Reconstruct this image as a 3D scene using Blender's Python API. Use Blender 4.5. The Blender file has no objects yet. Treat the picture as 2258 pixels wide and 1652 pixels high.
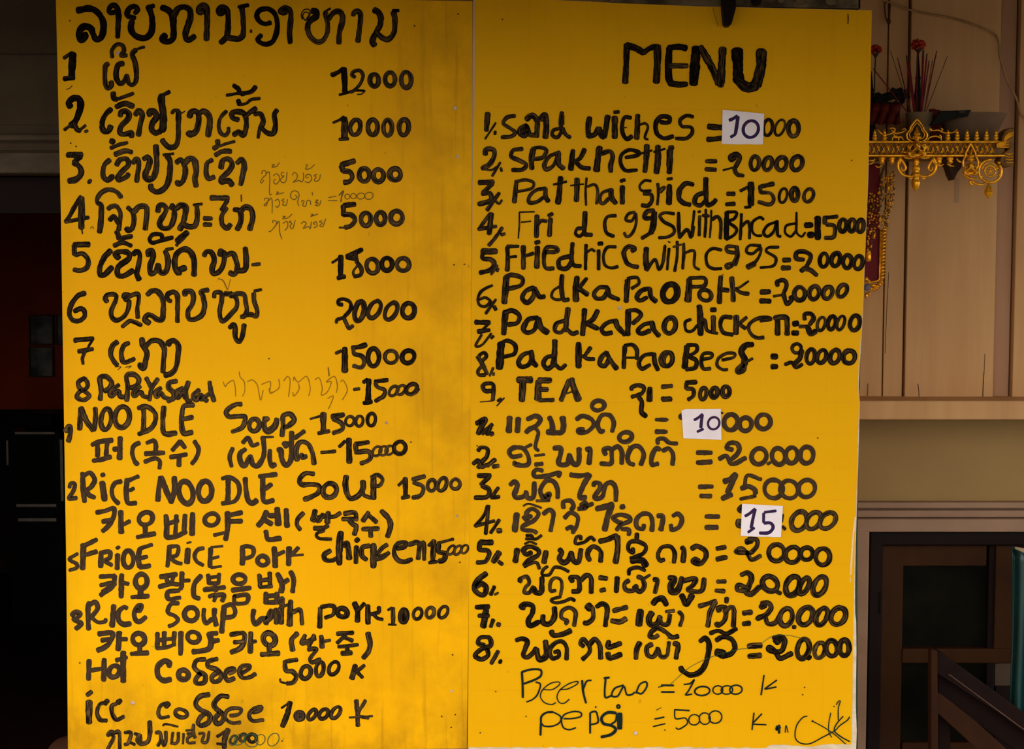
import bpy, math, random
from mathutils import Vector, Matrix
random.seed(7)
SC = bpy.context.scene
COL = SC.collection

# ------------------------------------------------------------------ camera, world, light, exposure
TH = math.atan(0.074)                 # the camera looks slightly down
CAM = Vector((0.0, -3.5, 1.62))
FPX = 3500.0
cam_d = bpy.data.cameras.new('camera'); cam = bpy.data.objects.new('camera', cam_d); COL.objects.link(cam)
cam.location = CAM; cam.rotation_euler = (math.pi/2 - TH, 0, 0)
cam_d.sensor_fit = 'HORIZONTAL'; cam_d.sensor_width = 36.0; cam_d.lens = FPX/2258*36.0
cam_d.clip_start = 0.05; cam_d.clip_end = 200
SC.camera = cam
world = bpy.data.worlds.new('overcast_sky'); SC.world = world; world.use_nodes = True
bgn = world.node_tree.nodes['Background']
bgn.inputs['Color'].default_value = (1.0, 0.955, 0.89, 1); bgn.inputs['Strength'].default_value = 1.0
SC.view_settings.view_transform = 'Standard'; SC.view_settings.look = 'None'
SC.view_settings.gamma = 1.0; SC.view_settings.use_curve_mapping = False
SC.view_settings.exposure = 1.47

def ray(px, py):
    x = (px-1129)/FPX; v = -(py-826)/FPX
    return Vector((x, math.cos(TH)+v*math.sin(TH), -math.sin(TH)+v*math.cos(TH)))
def P(px, py, Y):
    "point of the plane y = Y seen at photo pixel px, py"
    d = ray(px, py); return CAM + d*((Y-CAM.y)/d.y)

# ------------------------------------------------------------------ helpers
def link(o, parent=None):
    COL.objects.link(o)
    if parent is not None: o.parent = parent
    return o
def tag(o, label=None, cat=None, group=None, kind=None):
    if label: o['label'] = label
    if cat: o['category'] = cat
    if group: o['group'] = group
    if kind: o['kind'] = kind
    return o
def thing(name, loc, label, cat, group=None):
    o = bpy.data.objects.new(name, None); o.empty_display_size = 0.05; o.location = loc
    return tag(link(o), label, cat, group)
def wpos(o):
    p = Vector((0, 0, 0))
    while o is not None: p = p + Vector(o.location); o = o.parent
    return p
class MB:
    def __init__(s): s.v = []; s.f = []; s.uv = None; s.wear = None
    def add(s, vs, fs):
        b = len(s.v); s.v += [Vector(v) for v in vs]; s.f += [tuple(i+b for i in f) for f in fs]; return s
    def box(s, x0, x1, y0, y1, z0, z1):
        return s.add([(x0,y0,z0),(x1,y0,z0),(x1,y1,z0),(x0,y1,z0),(x0,y0,z1),(x1,y0,z1),(x1,y1,z1),(x0,y1,z1)],
            [(0,3,2,1),(4,5,6,7),(0,1,5,4),(1,2,6,5),(2,3,7,6),(3,0,4,7)])
    def poly(s, pts, depth):
        "prism: front outline (3D points, clockwise or not), pushed back along +y"
        n = len(pts); a = [Vector(p) for p in pts]; b = [p+Vector((0,depth,0)) for p in a]
        return s.add(a+b, [tuple(range(n)), tuple(range(2*n-1, n-1, -1))]+[(i, i+n, (i+1)%n+n, (i+1)%n) for i in range(n)])
    def pbox(s, px0, px1, py0, py1, Y, depth):
        "upright box whose front face covers those pixels at y = Y (x range taken at its middle)"
        ym = (py0+py1)/2; a = P(px0, ym, Y); b = P(px1, ym, Y); t = P(px0, py0, Y).z; u = P(px0, py1, Y).z
        return s.box(a.x, b.x, Y, Y+depth, u, t)
    def tube(s, pts, r, n=7, closed=False, flat=1.0):
        pts = [Vector(p) for p in pts]; m = len(pts); rr = r if isinstance(r, (list, tuple)) else [r]*m
        vs = []; up = Vector((0,1,0))
        for i, p in enumerate(pts):
            if closed: d = pts[(i+1)%m]-pts[i-1]
            else: d = pts[min(i+1, m-1)]-pts[max(i-1, 0)]
            d = d.normalized() if d.length > 1e-9 else Vector((0,0,1))
            a = d.cross(up)
            if a.length < 1e-3: a = d.cross(Vector((1,0,0)))
            a.normalize(); b = a.cross(d).normalized()
            for k in range(n):
                t = 2*math.pi*k/n; vs.append(p+a*(rr[i]*math.cos(t))+b*(rr[i]*math.sin(t)*flat))
        fs = []
        for i in range(m if closed else m-1):
            j = (i+1) % m
            for k in range(n): fs.append((i*n+k, i*n+(k+1)%n, j*n+(k+1)%n, j*n+k))
        if not closed: fs += [tuple(range(n-1, -1, -1)), tuple(range((m-1)*n, m*n))]
        return s.add(vs, fs)
    def lathe(s, prof, c, n=16):
        c = Vector(c); vs = []
        for r, z in prof:
            for k in range(n): t = 2*math.pi*k/n; vs.append(c+Vector((r*math.cos(t), r*math.sin(t), z)))
        fs = [(i*n+k, i*n+(k+1)%n, (i+1)*n+(k+1)%n, (i+1)*n+k) for i in range(len(prof)-1) for k in range(n)]
        fs += [tuple(range(n-1, -1, -1)), tuple(range((len(prof)-1)*n, len(prof)*n))]
        return s.add(vs, fs)
    def ball(s, c, rx, ry=None, rz=None, n=10, m=6):
        ry = ry or rx; rz = rz or rx; c = Vector(c); vs = [c+Vector((0,0,rz))]
        for i in range(1, m):
            a = math.pi*i/m
            for k in range(n): t = 2*math.pi*k/n; vs.append(c+Vector((rx*math.sin(a)*math.cos(t), ry*math.sin(a)*math.sin(t), rz*math.cos(a))))
        vs.append(c-Vector((0,0,rz))); e = len(vs)-1
        fs = [(0, 1+k, 1+(k+1)%n) for k in range(n)]+[(e, 1+(m-2)*n+(k+1)%n, 1+(m-2)*n+k) for k in range(n)]
        fs += [(1+i*n+k, 1+(i+1)*n+k, 1+(i+1)*n+(k+1)%n, 1+i*n+(k+1)%n) for i in range(m-2) for k in range(n)]
        return s.add(vs, fs)
    def build(s, name, mat, parent=None, smooth=False, bevel=0):
        me = bpy.data.meshes.new(name); o0 = wpos(parent) if parent is not None else Vector((0,0,0))
        if parent is None and s.v:
            xs = [v.x for v in s.v]; ys = [v.y for v in s.v]; zs = [v.z for v in s.v]
            o0 = Vector(((min(xs)+max(xs))/2, (min(ys)+max(ys))/2, min(zs)))
        me.from_pydata([tuple(v-o0) for v in s.v], [], s.f)
        if s.uv is not None:
            l = me.uv_layers.new(name='UVMap')
            for lo in me.loops: l.data[lo.index].uv = s.uv[lo.vertex_index]
            a = me.attributes.new('wear', 'FLOAT', 'POINT'); a.data.foreach_set('value', s.wear)
        me.materials.append(mat); me.validate(); me.update()
        if smooth: me.polygons.foreach_set('use_smooth', [True]*len(me.polygons))
        o = bpy.data.objects.new(name, me); link(o, parent)
        if parent is None: o.location = o0
        if bevel:
            md = o.modifiers.new('bevel', 'BEVEL'); md.width = bevel; md.segments = 2; md.limit_method = 'ANGLE'
        return o
def struct(name, mb, mat, bevel=0): return tag(mb.build(name, mat, None, bevel=bevel), kind='structure')

# ------------------------------------------------------------------ materials
class N:
    def __init__(s, name):
        s.m = bpy.data.materials.new(name); s.m.use_nodes = True; s.t = s.m.node_tree
        s.b = s.t.nodes['Principled BSDF']; s.l = s.t.links.new
    def n(s, t, **k):
        x = s.t.nodes.new(t)
        for a, b in k.items(): setattr(x, a, b)
        return x
    def math(s, op, a, b=None, c=None, clamp=False):
        x = s.n('ShaderNodeMath', operation=op); x.use_clamp = clamp
        for i, v in enumerate((a, b, c)):
            if v is None: continue
            if isinstance(v, (int, float)): x.inputs[i].default_value = v
            else: s.l(v, x.inputs[i])
        return x.outputs[0]
    def rng(s, v, a, b, c=0.0, d=1.0):
        x = s.n('ShaderNodeMapRange'); s.l(v, x.inputs[0])
        for i, q in enumerate((a, b, c, d)): x.inputs[i+1].default_value = q
        return x.outputs[0]
    def noise(s, scale=(1,1,1), loc=(0,0,0), detail=3, sc=1.0, src=None, rough=.55, dist=0):
        mp = s.n('ShaderNodeMapping'); mp.inputs['Scale'].default_value = scale; mp.inputs['Location'].default_value = loc
        if src is None: src = s.n('ShaderNodeTexCoord').outputs['Object']
        s.l(src, mp.inputs[0]); x = s.n('ShaderNodeTexNoise'); x.inputs['Scale'].default_value = sc
        x.inputs['Detail'].default_value = detail; x.inputs['Roughness'].default_value = rough; x.inputs['Distortion'].default_value = dist
        s.l(mp.outputs[0], x.inputs['Vector']); return x.outputs[0]
    def mix(s, f, a, b):
        x = s.n('ShaderNodeMix', data_type='RGBA')
        if isinstance(f, (int, float)): x.inputs[0].default_value = f
        else: s.l(f, x.inputs[0])
        for i, q in ((6, a), (7, b)):
            if isinstance(q, tuple): x.inputs[i].default_value = (*q[:3], 1)
            else: s.l(q, x.inputs[i])
        return x.outputs[2]
    def col(s, c):
        if isinstance(c, tuple): s.b.inputs['Base Color'].default_value = (*c[:3], 1)
        else: s.l(c, s.b.inputs['Base Color'])
    def set(s, rough=None, metal=None, spec=None, **k):
        if rough is not None: s.b.inputs['Roughness'].default_value = rough
        if metal is not None: s.b.inputs['Metallic'].default_value = metal
        if spec is not None: s.b.inputs['Specular IOR Level'].default_value = spec
        return s
    def bump(s, h, strength=.3, dist=.002):
        x = s.n('ShaderNodeBump'); x.inputs['Strength'].default_value = strength; x.inputs['Distance'].default_value = dist
        s.l(h, x.inputs['Height']); s.l(x.outputs[0], s.b.inputs['Normal'])
def plain(name, c, c2=None, sc=(20,20,20), rough=.6, metal=0, spec=.12, lo=.35, hi=.7, bump=0, detail=4):
    m = N(name); c2 = c2 or tuple(q*.7 for q in c)
    f = m.noise(scale=sc, detail=detail); m.col(m.mix(m.rng(f, lo, hi), c, c2)); m.set(rough, metal, spec)
    if bump: m.bump(f, .6, bump)
    return m.m

def mat_yellow(name, base, alt, flutes, left):
    m = N(name); c = m.n('ShaderNodeTexCoord').outputs['Object']
    sx = m.n('ShaderNodeSeparateXYZ'); m.l(c, sx.inputs[0]); x, z = sx.outputs[0], sx.outputs[2]
    big = m.noise(scale=(2.2,1,1.6), detail=3, loc=(3,0,1))
    colr = m.mix(m.rng(big, .3, .75), base, alt)
    # grime: blotches plus vertical drips, gathered where the board has been handled; top band paints in roof shade
    blot = m.noise(scale=(7,1,6), detail=6, rough=.62, loc=(9,2,4))
    drip = m.noise(scale=(60,1,3.0), detail=4, loc=(1,5,2))
    spot = m.noise(scale=(45,1,40), detail=2, loc=(4,0,8))
    if left:
        right = m.rng(x, .14, .40); low = m.rng(z, .26, .0)          # right strip and bottom of this board are dirty
        side = m.rng(x, -.40, -.452)
        top = m.rng(z, 1.52, 1.66)  # roof shade along the top edge, put into the colour
        area = m.math('MAXIMUM', m.math('MAXIMUM', m.math('MULTIPLY', right, .8), m.math('MULTIPLY', low, 1.5)), m.math('MULTIPLY', m.math('MAXIMUM', side, top), .5))
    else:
        area = m.math('ADD', m.math('MULTIPLY', m.rng(z, .4, .0), .05), m.math('MULTIPLY', m.rng(z, 1.5, 1.66), .25))  # top term puts roof shade into the film colour
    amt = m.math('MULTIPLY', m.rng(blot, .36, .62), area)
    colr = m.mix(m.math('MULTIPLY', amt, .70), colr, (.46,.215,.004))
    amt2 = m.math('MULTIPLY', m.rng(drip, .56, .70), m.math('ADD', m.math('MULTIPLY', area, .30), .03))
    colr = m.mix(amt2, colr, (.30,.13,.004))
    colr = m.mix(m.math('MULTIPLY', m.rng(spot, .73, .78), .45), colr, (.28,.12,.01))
    if flutes:
        w = m.math('SINE', m.math('MULTIPLY', x, 2*math.pi/.0037))
        fm = m.rng(m.noise(scale=(5,1,2.0), detail=3, loc=(7,1,3)), .42, .62)
        fm = m.math('MULTIPLY', fm, m.math('ADD', m.math('MULTIPLY', area, .9), .25))
        colr = m.mix(m.math('MULTIPLY', m.rng(w, .2, 1.0), m.math('MULTIPLY', fm, .20)), colr, (.40,.17,.003))
        m.bump(w, .04, .0006)
    m.col(colr); m.set(.5, 0, .06)
    return m.m

def mat_paint(name, flutes=True):
    m = N(name)
    uv = m.n('ShaderNodeUVMap'); uv.uv_map = 'UVMap'
    sx = m.n('ShaderNodeSeparateXYZ'); m.l(uv.outputs[0], sx.inputs[0]); u, v = sx.outputs[0], sx.outputs[1]
    at = m.n('ShaderNodeAttribute'); at.attribute_name = 'wear'; wear = at.outputs['Fac']
    a = m.math('ABSOLUTE', m.math('MULTIPLY_ADD', v, 2.0, -1.0))
    cen = m.rng(a, .92, .55)
    st = m.noise(scale=(.04, 5.5, 1), detail=3, src=uv.outputs[0], sc=1.0)
    st2 = m.noise(scale=(.02, 4.0, 1), detail=2, src=uv.outputs[0], loc=(40,3,0))
    f1 = m.math('MULTIPLY', wear, m.rng(st2, .40, .58, .0, 1.0))
    f1 = m.math('MULTIPLY', f1, m.math('MULTIPLY_ADD', cen, .7, .3))
    haze = m.rng(wear, .85, 1.0)                                  # sheen over the lower lines, painted in as even brown-grey
    f1 = m.math('MAXIMUM', f1, m.math('MULTIPLY', haze, m.math('MULTIPLY_ADD', m.rng(st, .3, .6), .3, .62)))
    c = m.mix(f1, (.0008,.0005,.0004), (.050,.030,.018))
    f2 = m.math('MULTIPLY', m.math('MULTIPLY', m.rng(st, .49, .60), cen), m.math('MULTIPLY', m.math('MULTIPLY', wear, .62), m.math('MULTIPLY_ADD', haze, -.72, 1.0)))
    c = m.mix(f2, c, (.26,.14,.035))
    if flutes:
        oc = m.n('ShaderNodeTexCoord').outputs['Object']; so = m.n('ShaderNodeSeparateXYZ'); m.l(oc, so.inputs[0])
        w = m.math('SINE', m.math('MULTIPLY', so.outputs[0], 2*math.pi/.0037))
        mk = m.rng(m.noise(scale=(4,1,5), loc=(2,8,1)), .46, .58)
        mk = m.math('MULTIPLY', m.math('MULTIPLY', mk, m.math('SUBTRACT', 1.0, m.math('MULTIPLY', haze, .7))), m.rng(wear, .2, .6))
        c = m.mix(m.math('MULTIPLY', m.rng(w, .1, .9), m.math('MULTIPLY', mk, .40)), c, (.13,.085,.045))
    m.col(c); m.set(.6, 0, .03)
    return m.m

M_YL = mat_yellow('yellow_fluted_plastic', (.90,.455,.0005), (.88,.40,.0005), True, True)
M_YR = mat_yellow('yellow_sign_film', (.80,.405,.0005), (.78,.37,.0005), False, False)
M_PAINT = mat_paint('black_brush_paint', True)
M_PAINTR = mat_paint('black_brush_paint_smooth', False)
M_FAINT = plain('rubbed_out_lettering', (.36,.16,.002), (.22,.09,.004), (60,60,60))
M_PENCIL = plain('pencil_line', (.20,.11,.012), (.10,.06,.01), (90,90,90))
M_GUIDE = plain('faint_guide_line', (.69,.34,.002), (.76,.38,.001), (40,40,40))
M_PEN = plain('felt_pen_ink', (.004,.008,.008), (.006,.02,.016), (30,30,30), rough=.5)
M_GREEN = plain('green_pen_ink', (.02,.07,.035), (.03,.10,.03), (40,40,40))
M_INK = plain('violet_marker_ink', (.022,.008,.062), (.045,.014,.05), (25,25,25), rough=.5)
M_PAPER = plain('white_paper', (.88,.79,.82), (.78,.68,.71), (14,14,14), rough=.8, spec=.1)
M_WHITE = plain('white_board_core', (.72,.60,.44), (.55,.42,.28), (25,25,60), rough=.7)
M_STRIP = plain('pale_board_edge', (.62,.40,.24), (.5,.3,.16), (30,30,8), rough=.7)
M_GRN = plain('dark_green_backing', (.035,.065,.04), (.02,.035,.03), (20,20,20), rough=.6)
M_SCREW = plain('weathered_screw_head', (.66,.50,.42), (.30,.18,.12), (200,200,200), rough=.6, metal=0)
M_HOLE = plain('rusty_nail', (.10,.03,.008), (.05,.015,.004), (200,200,200))
M_SCRATCH = plain('peeled_edge', (.85,.62,.36), (.8,.5,.2), (60,60,60))

# ------------------------------------------------------------------ lettering: brush strokes as ribbons of paint on the board
def catmull(pts, step):
    if len(pts) == 2:
        a, b = pts; L = math.dist(a, b); n = max(2, int(L/step)+1)
        return [(a[0]+(b[0]-a[0])*i/n, a[1]+(b[1]-a[1])*i/n) for i in range(n+1)]
    q = [tuple(2*pts[0][k]-pts[1][k] for k in (0,1))]+list(pts)+[tuple(2*pts[-1][k]-pts[-2][k] for k in (0,1))]
    out = []
    for i in range(1, len(q)-2):
        p0, p1, p2, p3 = q[i-1:i+3]; n = max(2, int(math.dist(p1, p2)/step)+1)
        # centripetal-ish: tension kept low so tight brush turns stay round
        for j in range(n):
            t = j/n; t2 = t*t; t3 = t2*t
            out.append(tuple(.5*((2*p1[k])+(-p0[k]+p2[k])*t+(2*p0[k]-5*p1[k]+4*p2[k]-p3[k])*t2+(-p0[k]+3*p1[k]-3*p2[k]+p3[k])*t3) for k in (0,1)))
    out.append(tuple(pts[-1])); return out
rs = random.Random(11)
def ribbon(mb, pts, w, wear, Y, closed=False, pen=False):
    "pts and w in photo pixels; laid on the plane y = Y"
    step = 2.2 if w > 5 else 1.6
    p = list(pts) if closed else catmull(pts, step)
    if not closed and not pen:                       # brush presses out a little past both ends
        e = .28*w
        for a, b in ((0, 1), (-1, -2)):
            d = math.dist(p[a], p[b]) or 1
            q = (p[a][0]+(p[a][0]-p[b][0])/d*e, p[a][1]+(p[a][1]-p[b][1])/d*e)
            if a == 0: p.insert(0, q)
            else: p.append(q)
        p = catmull([p[0], p[1]], step)[:-1]+p[1:-1]+catmull([p[-2], p[-1]], step)[1:]
    L = [0]
    for i in range(1, len(p)): L.append(L[-1]+math.dist(p[i], p[i-1]))
    T = L[-1]; r = w/2
    ph = rs.uniform(0, 50); k1 = rs.uniform(.05, .11); jl = jr = 0.0
    vs = []; uv = []; we = []; m = len(p)
    for i in range(m):
        if closed: d = (p[(i+1)%(m-1)][0]-p[i-1 if i else m-2][0], p[(i+1)%(m-1)][1]-p[i-1 if i else m-2][1])
        else: d = (p[min(i+1,m-1)][0]-p[max(i-1,0)][0], p[min(i+1,m-1)][1]-p[max(i-1,0)][1])
        l = math.hypot(*d) or 1; nx, ny = -d[1]/l, d[0]/l
        if closed: prof = 1
        else:
            de = min(L[i], T-L[i])/max(r*.8, .01)
            prof = 1 if de >= 1 else max(.12, (1-(1-de)**2.6))**(1/2.2)
        if pen: prof = max(prof, .7)
        wob = 1+(.03 if pen else .07)*math.sin(ph+L[i]*k1)+(.04)*math.sin(ph*2+L[i]*k1*3.1)
        if not pen: jl = jl*.65+rs.uniform(-.035,.035)*w*.8; jr = jr*.65+rs.uniform(-.035,.035)*w*.8
        if closed and i == m-1:                       # meet the start
            vs += [vs[0], vs[1], vs[2]]
        else:
            a, b = r*prof*wob+jl*prof, r*prof*wob+jr*prof
            vs += [P(p[i][0]+nx*a, p[i][1]+ny*a, Y), P(p[i][0], p[i][1], Y), P(p[i][0]-nx*b, p[i][1]-ny*b, Y)]
        uv += [(L[i]+ph*30, q+int(ph)*2) for q in (0, .5, 1)]
        we += [wear]*3
    fs = []
    for i in range(m-1):
        for j in (0, 1): fs.append((i*3+j, i*3+j+1, i*3+j+4, i*3+j+3))
    mb.add(vs, fs)
    mb.uv = (mb.uv or [])+[(a, b % 2 if False else b-int(ph)*2) for a, b in uv]; mb.wear = (mb.wear or [])+we
def parse(txt):
    out = []; ox = oy = 0; brd = 'L'; kind = 'item'; S = 1/4.516
    for ln in txt.split('\n'):
        t = ln.split()
        if not t: continue
        if t[0] == 'T': ox, oy = float(t[1]), float(t[2]); continue
        if t[0] == 'G': brd, kind = t[1], t[2]; continue
        w = float(t[0])*S*(1.10 if kind not in ('pen','note') and float(t[0]) > 18 else 1.0); wear = float(t[1])
        if t[2] == 'O':
            cx, cy, rx, ry, rot = map(float, t[3].split(',')); n = max(18, int((rx+ry)/4.5)); ro = math.radians(rot); pts = []
            for i in range(n+1):
                a = 2*math.pi*(i % n)/n-1.9; x, y = rx*math.cos(a), ry*math.sin(a)
                pts.append(((cx+x*math.cos(ro)-y*math.sin(ro))*S+ox, (cy+x*math.sin(ro)+y*math.cos(ro))*S+oy))
            out.append((brd, kind, w, wear, pts, True))
        else:
            pts = [tuple(map(float, q.split(','))) for q in t[2:]]
            out.append((brd, kind, w, wear, [(x*S+ox, y*S+oy) for x, y in pts], False))
    return out
ROOF_L, ROOF_R, ROOF_Z, ROOF_UP = -0.7, -2.5, 2.16, -0.05  # unseen roof edge, slanted so the right board gets less sky

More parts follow.
